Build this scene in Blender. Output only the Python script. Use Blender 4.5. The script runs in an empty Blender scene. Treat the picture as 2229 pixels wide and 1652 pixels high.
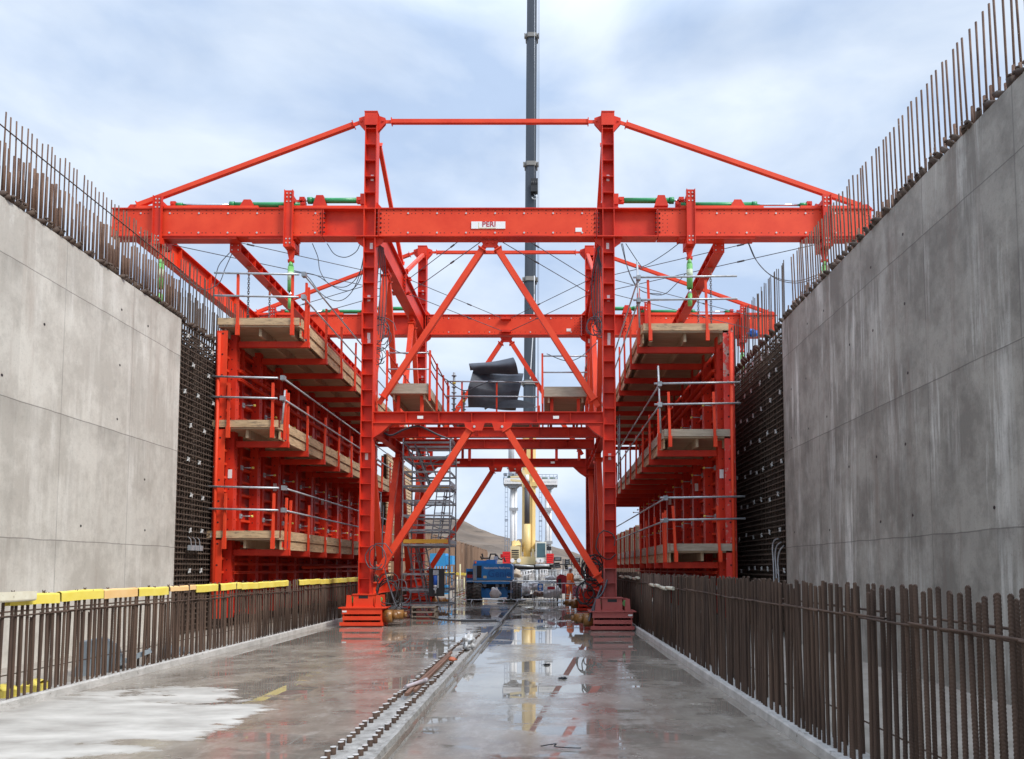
import bpy, bmesh, math, random
from mathutils import Vector, Matrix
R = math.radians
random.seed(7)
SC = bpy.context.scene
COL = SC.collection
# ------------------------------------------------------------------ camera
F, CX, CY, PITCH, EYE = 1600.0, 1187.0, 1139.0, R(3.5), 1.75
cam_d = bpy.data.cameras.new("camera"); cam = bpy.data.objects.new("camera", cam_d); COL.objects.link(cam)
cam.location = (0, 0, EYE); cam.rotation_euler = (R(90) + PITCH, 0, 0)
cam_d.sensor_fit = 'HORIZONTAL'; cam_d.sensor_width = 36; cam_d.lens = F / 2229 * 36
cam_d.shift_x = (1114.5 - CX) / 2229; cam_d.shift_y = (CY - 826) / 2229
cam_d.clip_start = 0.05; cam_d.clip_end = 3000
SC.camera = cam
# ------------------------------------------------------------------ world
SUN_AZ, SUN_EL = R(122), R(44)     # azimuth from +Y towards +X: behind the camera's right shoulder
w = bpy.data.worlds.new("World"); SC.world = w; w.use_nodes = True
nt = w.node_tree; nt.nodes.clear()
def N(t, **k):
    n = nt.nodes.new(t)
    for a, b in k.items(): setattr(n, a, b)
    return n
out = N('ShaderNodeOutputWorld'); bg = N('ShaderNodeBackground'); bg2 = N('ShaderNodeBackground'); mixs = N('ShaderNodeMixShader')
sky = N('ShaderNodeTexSky'); sky.sky_type = 'NISHITA'; sky.sun_disc = False
sky.sun_elevation = SUN_EL; sky.sun_rotation = SUN_AZ; sky.air_density = 1.2; sky.dust_density = 1.5
tc = N('ShaderNodeTexCoord'); mp = N('ShaderNodeMapping'); mp.inputs['Scale'].default_value = (1, 1, 2.2)
n1 = N('ShaderNodeTexNoise'); n1.inputs['Scale'].default_value = 4.5; n1.inputs['Detail'].default_value = 9; n1.inputs['Roughness'].default_value = .55
n2 = N('ShaderNodeTexNoise'); n2.inputs['Scale'].default_value = 3.8; n2.inputs['Detail'].default_value = 8; n2.inputs['Roughness'].default_value = .5; n2.inputs['Distortion'].default_value = .3
r1 = N('ShaderNodeValToRGB'); r1.color_ramp.elements[0].position = .36; r1.color_ramp.elements[0].color = (.86, .86, .86, 1)
r1.color_ramp.elements[1].position = .62; r1.color_ramp.elements[1].color = (.99, .99, .99, 1)
r2 = N('ShaderNodeValToRGB'); r2.color_ramp.elements[0].position = .36; r2.color_ramp.elements[0].color = (.375, .475, .645, 1)
r2.color_ramp.elements[1].position = .63; r2.color_ramp.elements[1].color = (.60, .67, .765, 1)
L = nt.links.new
L(tc.outputs['Generated'], mp.inputs['Vector']); L(mp.outputs[0], n1.inputs['Vector']); L(mp.outputs[0], n2.inputs['Vector'])
L(n1.outputs['Fac'], r1.inputs[0]); L(n2.outputs['Fac'], r2.inputs[0])
# overcast luminance grows towards the zenith
sx = N('ShaderNodeSeparateXYZ'); L(tc.outputs['Generated'], sx.inputs[0])
mr = N('ShaderNodeMapRange'); mr.inputs['From Min'].default_value = .60; mr.inputs['From Max'].default_value = 1.0
mr.inputs['To Min'].default_value = .95; mr.inputs['To Max'].default_value = 2.9; L(sx.outputs['Z'], mr.inputs['Value'])
L(sky.outputs[0], bg.inputs[0]); bg.inputs[1].default_value = .08
L(r2.outputs[0], bg2.inputs[0]); L(mr.outputs[0], bg2.inputs[1])
L(r1.outputs[0], mixs.inputs[0]); L(bg.outputs[0], mixs.inputs[1]); L(bg2.outputs[0], mixs.inputs[2]); L(mixs.outputs[0], out.inputs[0])
sd = bpy.data.lights.new("sun", 'SUN'); sd.energy = 2.2; sd.angle = R(16); sd.color = (1, .96, .90)
so = bpy.data.objects.new("sun", sd); COL.objects.link(so)
sdir = Vector((math.sin(SUN_AZ) * math.cos(SUN_EL), math.cos(SUN_AZ) * math.cos(SUN_EL), math.sin(SUN_EL)))
so.rotation_euler = sdir.to_track_quat('Z', 'Y').to_euler(); so.location = sdir * 60
SC.view_settings.view_transform = 'Standard'; SC.view_settings.look = 'None'; SC.view_settings.exposure = .62; SC.view_settings.gamma = 1
SC.cycles.max_bounces = 6; SC.cycles.sample_clamp_indirect = 4

# ------------------------------------------------------------------ helpers
def at(px, py, Y):
    """point at depth Y seen at photo position (2229-wide frame)"""
    r = (px - CX) / F; e = -(py - CY) / F
    dy = math.cos(PITCH) - e * math.sin(PITCH); dz = math.sin(PITCH) + e * math.cos(PITCH)
    t = Y / dy
    return Vector((r * t, Y, EYE + dz * t))
def zat(py, Y): return at(CX, py, Y).z
def xat(px, py, Y): return at(px, py, Y).x

def tag(o, label=None, cat=None, group=None, kind=None):
    if label: o['label'] = label
    if cat: o['category'] = cat
    if group: o['group'] = group
    if kind: o['kind'] = kind
    return o
def thing(name, label, cat, loc=(0, 0, 0), rz=0, group=None):
    o = bpy.data.objects.new(name, None); COL.objects.link(o); o.empty_display_size = .2
    o.location = loc; o.rotation_euler = (0, 0, rz)
    return tag(o, label, cat, group)
def copy_tree(o, parent=None):
    c = o.copy(); COL.objects.link(c)
    if parent is not None: c.parent = parent
    for ch in list(o.children): copy_tree(ch, c)
    return c
def worldloc(o):
    v = Vector((0, 0, 0))
    while o is not None:
        v += o.location; o = o.parent
    return v

class MB:
    def __init__(s): s.v = []; s.f = []; s.m = []; s.s = []; s.mi = 0
    def mat(s, i): s.mi = i; return s
    def face(s, idx, smooth=False): s.f.append(idx); s.m.append(s.mi); s.s.append(smooth)
    def box(s, a, b):
        x0, x1 = sorted((a[0], b[0])); y0, y1 = sorted((a[1], b[1])); z0, z1 = sorted((a[2], b[2])); k = len(s.v)
        s.v += [(x0,y0,z0),(x1,y0,z0),(x1,y1,z0),(x0,y1,z0),(x0,y0,z1),(x1,y0,z1),(x1,y1,z1),(x0,y1,z1)]
        for q in ((0,3,2,1),(4,5,6,7),(0,1,5,4),(1,2,6,5),(2,3,7,6),(3,0,4,7)): s.face(tuple(k+i for i in q))
        return s
    def bar(s, p, q, w, h=None, up=(0, 0, 1)):
        """box section from p to q; w across, h along 'up'"""
        h = w if h is None else h
        p = Vector(p); q = Vector(q); d = (q - p).normalized(); u = Vector(up)
        if abs(d.dot(u)) > .98: u = Vector((0, 1, 0))
        a = d.cross(u).normalized(); u = a.cross(d).normalized(); k = len(s.v)
        for c in (p, q):
            for i, j in ((-1,-1),(1,-1),(1,1),(-1,1)): s.v.append(tuple(c + a*(i*w/2) + u*(j*h/2)))
        for f in ((0,1,2,3),(7,6,5,4),(0,4,5,1),(1,5,6,2),(2,6,7,3),(3,7,4,0)): s.face(tuple(k+i for i in f))
        return s
    def ring(s, c, d, r, n):
        d = Vector(d).normalized(); u = Vector((0,0,1)) if abs(d.z) < .9 else Vector((1,0,0))
        a = d.cross(u).normalized(); b = d.cross(a)
        k = len(s.v)
        for i in range(n):
            t = 2*math.pi*i/n; s.v.append(tuple(Vector(c) + a*(r*math.cos(t)) + b*(r*math.sin(t))))
        return k
    def tube(s, p, q, r, n=8, r2=None, caps=True):
        d = Vector(q) - Vector(p); k = s.ring(p, d, r, n); l = s.ring(q, d, r if r2 is None else r2, n)
        for i in range(n):
            j = (i+1) % n; s.face((k+i, l+i, l+j, k+j), True)
        if caps: s.face(tuple(k+i for i in range(n))); s.face(tuple(l+i for i in range(n-1, -1, -1)))
        return s
    def path(s, pts, r, n=6):
        pts = [Vector(p) for p in pts]; prev = None; m = len(pts)
        for i, p in enumerate(pts):
            d = pts[min(i+1, m-1)] - pts[max(i-1, 0)]
            if d.length < 1e-6: d = Vector((0,0,1))
            if i == 0:
                u = Vector((0,0,1)) if abs(d.normalized().z) < .9 else Vector((1,0,0))
                a = d.cross(u).normalized()
            else:
                a = (a - d.normalized()*a.dot(d.normalized())).normalized()
            b = d.normalized().cross(a); k = len(s.v)
            for q in range(n):
                t = 2*math.pi*q/n; s.v.append(tuple(p + a*(r*math.cos(t)) + b*(r*math.sin(t))))
            if prev is not None:
                for q in range(n): s.face((prev+q, k+q, k+(q+1)%n, prev+(q+1)%n), True)
            prev = k
        return s
    def grid(s, fn, nu, nv, smooth=True):
        k = len(s.v)
        for i in range(nu+1):
            for j in range(nv+1): s.v.append(tuple(fn(i/nu, j/nv)))
        for i in range(nu):
            for j in range(nv):
                a = k + i*(nv+1) + j; s.face((a, a+nv+1, a+nv+2, a+1), smooth)
        return s
    def prism(s, pts, axis, a, b):
        """polygon pts (2D) extruded along axis from a to b; axis 'y' -> pts are (x,z); 'x' -> (y,z); 'z' -> (x,y)"""
        def P(p, t): return {'y': (p[0], t, p[1]), 'x': (t, p[0], p[1]), 'z': (p[0], p[1], t)}[axis]
        n = len(pts); k = len(s.v)
        s.v += [P(p, a) for p in pts] + [P(p, b) for p in pts]
        s.face(tuple(range(k, k+n))); s.face(tuple(range(k+2*n-1, k+n-1, -1)))
        for i in range(n):
            j = (i+1) % n; s.face((k+i, k+n+i, k+n+j, k+j))
        return s
    def ibeam(s, p, q, b, h, tf=.025, tw=.02, up=(0,0,1), stiff=0, st=.015):
        p = Vector(p); q = Vector(q); d = (q-p).normalized(); u = Vector(up)
        a = d.cross(u).normalized(); u = a.cross(d).normalized()
        s.bar(p + u*(h/2-tf/2), q + u*(h/2-tf/2), b, tf, u); s.bar(p - u*(h/2-tf/2), q - u*(h/2-tf/2), b, tf, u)
        s.bar(p, q, tw, h-2*tf, u)
        if stiff:
            L_ = (q-p).length; n = max(1, round(L_/stiff))
            for i in range(n+1):
                t = min(max(i*L_/n, st), L_-st); c = p + d*t
                s.bar(c - d*st/2, c + d*st/2, b-.012, h-2*tf-.001, u)
        return s
    def build(s, name, mats, parent=None, label=None):
        if not isinstance(mats, (list, tuple)): mats = [mats]
        o0 = worldloc(parent) if parent is not None and not s.__dict__.get('local') else Vector((0,0,0))
        me = bpy.data.meshes.new(name)
        me.from_pydata([(x-o0.x, y-o0.y, z-o0.z) for x, y, z in s.v], [], s.f)
        for m in mats: me.materials.append(m)
        me.polygons.foreach_set('material_index', [min(i, len(mats)-1) for i in s.m]); me.polygons.foreach_set('use_smooth', s.s)
        me.update(); me.validate()
        bm = bmesh.new(); bm.from_mesh(me); bmesh.ops.recalc_face_normals(bm, faces=bm.faces); bm.to_mesh(me); bm.free()
        o = bpy.data.objects.new(name, me); COL.objects.link(o)
        if parent is not None: o.parent = parent
        if label: o['label'] = label
        return o
def loose(s, name, mats, parent=None, label=None):
    """one object per separate piece"""
    par = list(range(len(s.v)))
    def fd(i):
        while par[i] != i: par[i] = par[par[i]]; i = par[i]
        return i
    for f in s.f:
        for j in f[1:]: par[fd(j)] = fd(f[0])
    grp = {}
    for i, f in enumerate(s.f): grp.setdefault(fd(f[0]), []).append(i)
    for ids in grp.values():
        m = MB(); mp = {}
        for i in ids:
            for j in s.f[i]:
                if j not in mp: mp[j] = len(m.v); m.v.append(s.v[j])
            m.f.append(tuple(mp[j] for j in s.f[i])); m.m.append(s.m[i]); m.s.append(s.s[i])
        if 'local' in s.__dict__: m.local = True
        m.build(name, mats, parent, label)
MB.loose = loose
def LMB():
    m = MB(); m.local = True; return m
def inst(proto, loc, parent, rot=(0,0,0), scale=(1,1,1)):
    """copy of a part mesh at a world location"""
    o = proto.copy(); COL.objects.link(o); o.parent = parent; o.location = Vector(loc) - worldloc(parent); o.rotation_euler = rot; o.scale = scale
    return o
def textmesh(body, size, loc, mat, parent, name='lettering', extrude=.002, rot=(R(90),0,0), bold=0):
    cu = bpy.data.curves.new(name, 'FONT'); cu.body = body; cu.size = size; cu.extrude = extrude; cu.align_x = 'CENTER'; cu.align_y = 'CENTER'; cu.offset = bold
    o = bpy.data.objects.new(name, cu); COL.objects.link(o)
    dg = bpy.context.evaluated_depsgraph_get(); me = bpy.data.meshes.new_from_object(o.evaluated_get(dg))
    bpy.data.objects.remove(o); me.materials.clear(); me.materials.append(mat)
    t = bpy.data.objects.new(name, me); COL.objects.link(t)
    t.parent = parent; t.location = Vector(loc) - (worldloc(parent) if parent else Vector()); t.rotation_euler = rot
    return t

# ------------------------------------------------------------------ materials
def mat(name, c1, c2=None, rough=.5, metal=0, scale=3, detail=6, bump=0, bscale=20, stretch=(1,1,1), lo=.35, hi=.65, c3=None, s3=8, p3=.62, spec=.5):
    m = bpy.data.materials.new(name); m.use_nodes = True; t = m.node_tree; b = t.nodes['Principled BSDF']
    b.inputs['Roughness'].default_value = rough; b.inputs['Metallic'].default_value = metal; b.inputs['Specular IOR Level'].default_value = spec
    co = t.nodes.new('ShaderNodeTexCoord'); ma = t.nodes.new('ShaderNodeMapping'); ma.inputs['Scale'].default_value = stretch
    geo = t.nodes.new('ShaderNodeNewGeometry'); t.links.new(geo.outputs['Position'], ma.inputs[0])
    n = t.nodes.new('ShaderNodeTexNoise'); n.inputs['Scale'].default_value = scale; n.inputs['Detail'].default_value = detail; n.inputs['Roughness'].default_value = .62
    t.links.new(ma.outputs[0], n.inputs['Vector'])
    r = t.nodes.new('ShaderNodeValToRGB'); e = r.color_ramp.elements
    e[0].position = lo; e[0].color = (*c1, 1); e[1].position = hi; e[1].color = (*(c2 or c1), 1)
    t.links.new(n.outputs['Fac'], r.inputs[0]); cout = r.outputs[0]
    if c3:
        n3 = t.nodes.new('ShaderNodeTexNoise'); n3.inputs['Scale'].default_value = s3; n3.inputs['Detail'].default_value = 8; n3.inputs['Roughness'].default_value = .7
        t.links.new(ma.outputs[0], n3.inputs['Vector'])
        r3 = t.nodes.new('ShaderNodeValToRGB'); r3.color_ramp.elements[0].position = p3; r3.color_ramp.elements[1].position = p3+.06
        t.links.new(n3.outputs['Fac'], r3.inputs[0])
        mx = t.nodes.new('ShaderNodeMix'); mx.data_type = 'RGBA'; t.links.new(r3.outputs[0], mx.inputs[0]); t.links.new(cout, mx.inputs[6]); mx.inputs[7].default_value = (*c3, 1)
        cout = mx.outputs[2]
    t.links.new(cout, b.inputs['Base Color'])
    if bump:
        nb = t.nodes.new('ShaderNodeTexNoise'); nb.inputs['Scale'].default_value = bscale; nb.inputs['Detail'].default_value = 4; t.links.new(ma.outputs[0], nb.inputs['Vector'])
        bp = t.nodes.new('ShaderNodeBump'); bp.inputs['Strength'].default_value = bump; bp.inputs['Distance'].default_value = .02
        t.links.new(nb.outputs['Fac'], bp.inputs['Height']); t.links.new(bp.outputs[0], b.inputs['Normal'])
    return m
RED  = mat('red_paint', (.50,.020,.009), (.71,.045,.015), .5, spec=.3, scale=.9, c3=(.34,.022,.015), s3=9, p3=.63)
RED2 = mat('orange_red_paint', (.67,.045,.014), (.77,.068,.022), .55, spec=.3, scale=1.2, c3=(.60,.10,.06), s3=7, p3=.66)
REDW = mat('worn_red_paint', (.60,.03,.02), (.68,.05,.03), .55, scale=2, c3=(.45,.30,.25), s3=3.5, p3=.55)
PINK = mat('dull_primer_red', (.36,.075,.065), (.42,.10,.085), .6, scale=2, c3=(.28,.08,.07), s3=6, p3=.62)
HOLE = mat('bolt_hole_dark', (.07,.008,.006), rough=.8)
BOLT = mat('zinc_bolt', (.6,.58,.55), rough=.35, metal=.6)
GALV = mat('galvanised_steel', (.34,.36,.38), (.50,.52,.54), .42, metal=.4, scale=6)
DGALV= mat('weathered_galvanised_steel', (.20,.22,.24), (.36,.38,.40), .5, metal=.4, scale=5)
GREEN= mat('green_hydraulic_paint', (.02,.22,.07), (.03,.30,.10), .35, scale=2)
LGREEN=mat('light_green_paint', (.12,.42,.10), (.2,.5,.16), .4, scale=3)
CHROME=mat('polished_rod', (.6,.62,.65), rough=.15, metal=1)
WOOD = mat('plank_timber', (.42,.28,.155), (.58,.41,.24), .75, scale=2.2, stretch=(1,1,6), c3=(.28,.19,.12), s3=3, p3=.54, bump=.2)
WOODG= mat('grey_weathered_timber', (.30,.24,.18), (.42,.35,.27), .8, scale=2.2, stretch=(1,1,6), bump=.2)
PLY  = mat('plywood_soffit', (.34,.24,.15), (.46,.34,.22), .75, scale=1.5, stretch=(1,8,1))
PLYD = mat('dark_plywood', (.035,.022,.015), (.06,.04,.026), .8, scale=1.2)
RUST = mat('rusty_rebar', (.052,.031,.022), (.112,.068,.046), .85, scale=2.0, c3=(.19,.17,.15), s3=9, p3=.66, bump=.3, bscale=60, stretch=(1,1,.35))
RUSTW= mat('warm_rusty_bar', (.085,.042,.026), (.17,.095,.06), .8, scale=3, c3=(.22,.19,.17), s3=9, p3=.64)
RUST2= mat('rusty_rebar_dark', (.055,.036,.027), (.10,.066,.046), .85, scale=4)
BLACK= mat('black_rubber', (.012,.012,.013), (.02,.02,.022), .5)
RUBMAT=mat('grey_rubber_mat', (.035,.042,.055), (.062,.072,.09), .6, scale=2.5, c3=(.11,.11,.12), s3=1.6, p3=.66)
WHITE= mat('white_paint', (.72,.73,.74), (.8,.8,.8), .45, scale=2)
LABELM=mat('white_sticker', (.78,.77,.75), rough=.6)
CREAM= mat('cream_crane_paint', (.66,.53,.28), (.72,.60,.35), .45, scale=.6)
YBOOM= mat('yellow_crane_paint', (.66,.46,.17), (.74,.54,.23), .4, scale=.4, stretch=(3,3,.2))
BOOMK= mat('dark_boom_steel', (.032,.040,.052), (.05,.06,.075), .38, scale=.5, stretch=(4,4,.2))
BLUE = mat('blue_machine_paint', (.008,.17,.46), (.012,.20,.54), .35, scale=1)
BLUED= mat('embossed_blue', (.006,.12,.38), rough=.5)
LBLUE= mat('light_blue_paint', (.03,.27,.60), (.05,.33,.66), .5, scale=1)
GLASS= mat('cab_glass', (.05,.10,.12), (.08,.15,.17), .08, scale=.6)
YEL  = mat('yellow_cap_plastic', (.78,.62,.09), (.84,.70,.16), .5, scale=3, c3=(.62,.50,.14), s3=6, p3=.66)
ORCAP= mat('orange_cap_plastic', (.80,.50,.20), (.84,.56,.26), .5, scale=3)
CRCAP= mat('cream_cap_plastic', (.66,.61,.46), (.74,.70,.56), .6, scale=6, c3=(.2,.16,.1), s3=9, p3=.6)
YDECK= mat('yellow_toe_board', (.62,.33,.03), (.70,.40,.05), .55, scale=3)
MOTOR= mat('oily_amber_motor', (.16,.07,.018), (.28,.13,.035), .35, scale=5, c3=(.07,.04,.02), s3=6, p3=.58)
HIVIS= mat('orange_hi_vis', (.92,.13,.01), (.95,.19,.03), .7, scale=12)
SILV = mat('reflective_tape', (.62,.60,.5), rough=.4)
SKIN = mat('skin', (.38,.21,.15), rough=.6)
TYRE = mat('tyre_rubber', (.05,.046,.042), (.11,.10,.09), .9, scale=8)
SHEETP=mat('rusty_sheet_pile', (.17,.095,.055), (.27,.17,.11), .8, scale=.8, stretch=(1,1,.15), c3=(.33,.26,.2), s3=1.5, p3=.64)
BAG  = mat('woven_bag', (.55,.54,.52), (.72,.71,.68), .8, scale=6)
GREYP= mat('grey_blue_plastic', (.18,.22,.25), (.26,.30,.33), .6, scale=2)
REDP = mat('crane_red', (.62,.015,.02), (.70,.03,.03), .4, scale=1)
PRED = mat('peri_red', (.42,.015,.03), rough=.5)
GOLD = mat('sign_gold', (.62,.45,.15), rough=.5)
STARM= mat('spacer_concrete', (.5,.5,.48), rough=.7)
CHAINM=mat('chain_steel', (.12,.12,.12), (.2,.2,.2), .5, metal=.5)
CABLE= mat('cable_grey', (.05,.055,.065), (.08,.085,.10), .45)

def mat_or(n, c, **k): return bpy.data.materials.get(n) or mat(n, c, **k)
def nodes_of(m): return m.node_tree.nodes, m.node_tree.links.new
def concrete_wall_mat(name, a, b, streak, stain, amt):
    m = bpy.data.materials.new(name); m.use_nodes = True; n, l = nodes_of(m); P = n['Principled BSDF']; P.inputs['Roughness'].default_value = .72
    g = n.new('ShaderNodeNewGeometry')
    def noise(sc, st, det=7, ro=.6):
        ma = n.new('ShaderNodeMapping'); ma.inputs['Scale'].default_value = st; l(g.outputs['Position'], ma.inputs[0])
        k = n.new('ShaderNodeTexNoise'); k.inputs['Scale'].default_value = sc; k.inputs['Detail'].default_value = det; k.inputs['Roughness'].default_value = ro; l(ma.outputs[0], k.inputs['Vector']); return k.outputs['Fac']
    def ramp(f, p0, p1, c0=(0,0,0), c1=(1,1,1)):
        r = n.new('ShaderNodeValToRGB'); r.color_ramp.elements[0].position = p0; r.color_ramp.elements[1].position = p1
        r.color_ramp.elements[0].color = (*c0, 1); r.color_ramp.elements[1].color = (*c1, 1); l(f, r.inputs[0]); return r.outputs[0]
    def mix(f, A, B, k=None):
        x = n.new('ShaderNodeMix'); x.data_type = 'RGBA'
        if k is not None:
            mu = n.new('ShaderNodeMath'); mu.operation = 'MULTIPLY'; l(f, mu.inputs[0]); mu.inputs[1].default_value = k; f = mu.outputs[0]
        l(f, x.inputs[0])
        for s_, v in ((6, A), (7, B)):
            if isinstance(v, tuple): x.inputs[s_].default_value = (*v, 1)
            else: l(v, x.inputs[s_])
        return x.outputs[2]
    c = ramp(noise(.8, (1,1,.8), 12, .72), .42, .58, a, b)
    msk = ramp(noise(.45, (1,1,.6), 3), .42, .60)
    def mulc(A, B):
        x = n.new('ShaderNodeMix'); x.data_type = 'RGBA'; x.blend_type = 'MULTIPLY'; x.inputs[0].default_value = 1; l(A, x.inputs[6]); l(B, x.inputs[7]); return x.outputs[2]
    c = mix(mulc(ramp(noise(2.2, (1,1.2,.09), 10, .72), .50, .62), msk), c, streak, amt)
    c = mix(ramp(noise(1.3, (1,1.6,.14), 10, .7), .55, .66), c, stain, .6)
    c = mix(ramp(noise(2.6, (1,1,.7), 12, .75), .52, .66), c, tuple(x*.74 for x in a), .38)
    c = mix(ramp(noise(28, (1,1,1), 6, .7), .54, .70), c, tuple(x*.6 for x in a), .35)
    # formwork joints: vertical every 2.42 m, horizontal lines at measured heights
    s = n.new('ShaderNodeSeparateXYZ'); l(g.outputs['Position'], s.inputs[0])
    def math_(op, A, B=None):
        k = n.new('ShaderNodeMath'); k.operation = op
        for i, v in enumerate((A, B)):
            if v is None: continue
            if isinstance(v, (int, float)): k.inputs[i].default_value = v
            else: l(v, k.inputs[i])
        return k.outputs[0]
    yy = math_('SUBTRACT', s.outputs['Y'], 14.5); fr = math_('ABSOLUTE', math_('SUBTRACT', math_('FLOORED_MODULO', math_('ADD', yy, 1.21), 2.42) if False else math_('WRAP', yy, 1.21), 0))
    wr = n.new('ShaderNodeMath'); wr.operation = 'WRAP'; l(yy, wr.inputs[0]); wr.inputs[1].default_value = 1.21; wr.inputs[2].default_value = -1.21
    lv = math_('LESS_THAN', math_('ABSOLUTE', wr.outputs[0]), .011)
    tot = math_('MULTIPLY', lv, math_('MULTIPLY', noise(.8, (1,1,1), 3), .7))
    for zz in (2.3, 4.82, 7.36):
        wob = math_('MULTIPLY', math_('SUBTRACT', noise(1.3, (1,1,1), 2), .5), .05)
        d = math_('ABSOLUTE', math_('ADD', math_('SUBTRACT', s.outputs['Z'], zz), wob))
        tot = math_('MAXIMUM', tot, math_('MULTIPLY', math_('LESS_THAN', d, .010), .55))
    sm = math_('MULTIPLY', noise(1.1, (1,1.4,.3), 8, .7), 1.0)
    for zz in (2.3, 4.82, 7.36):
        dz = n.new('ShaderNodeMapRange'); l(math_('SUBTRACT', zz, s.outputs['Z']), dz.inputs[0]); dz.inputs[1].default_value = 0; dz.inputs[2].default_value = .5; dz.inputs[3].default_value = .55; dz.inputs[4].default_value = 0
        below = math_('GREATER_THAN', zz, s.outputs['Z']); c = mix(math_('MULTIPLY', math_('MULTIPLY', dz.outputs[0], below), ramp(sm, .46, .62)), c, tuple(x*.6 for x in a))
    c = mix(tot, c, (.07,.06,.055))
    cx = n.new('ShaderNodeCombineXYZ'); l(math_('FLOOR', math_('DIVIDE', math_('ADD', yy, 1.21), 2.42)), cx.inputs[1])
    l(math_('FLOOR', math_('DIVIDE', math_('ADD', s.outputs['Z'], .22), 2.53)), cx.inputs[2])
    wn = n.new('ShaderNodeTexWhiteNoise'); wn.noise_dimensions = '3D'; l(cx.outputs[0], wn.inputs['Vector'])
    hs = n.new('ShaderNodeHueSaturation'); mrp = n.new('ShaderNodeMapRange'); mrp.inputs[3].default_value = .93; mrp.inputs[4].default_value = 1.06; l(wn.outputs['Value'], mrp.inputs[0])
    l(mrp.outputs[0], hs.inputs['Value']); l(c, hs.inputs['Color']); c = hs.outputs[0]
    l(c, P.inputs['Base Color'])
    bp = n.new('ShaderNodeBump'); bp.inputs['Strength'].default_value = .15; bp.inputs['Distance'].default_value = .01
    l(noise(9, (1,1,1)), bp.inputs['Height']); l(bp.outputs[0], P.inputs['Normal'])
    return m
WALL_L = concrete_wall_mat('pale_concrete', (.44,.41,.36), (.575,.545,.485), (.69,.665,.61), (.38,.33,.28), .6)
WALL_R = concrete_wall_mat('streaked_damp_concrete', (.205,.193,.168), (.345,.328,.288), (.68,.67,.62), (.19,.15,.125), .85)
CONC = mat('rough_kerb_concrete', (.36,.345,.32), (.52,.50,.47), .85, scale=4, c3=(.22,.20,.18), s3=9, p3=.6, bump=.6, bscale=35)
GRND = mat('muddy_ground', (.20,.165,.13), (.32,.28,.23), .85, scale=.35, c3=(.16,.13,.10), s3=1.2, p3=.6, bump=.3, bscale=4)
HILLM= mat('spoil_hill_soil', (.085,.062,.045), (.19,.14,.10), .9, scale=.035, detail=9, stretch=(1,1,5), c3=(.06,.043,.03), s3=.09, p3=.56, bump=.8, bscale=.6)

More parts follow.
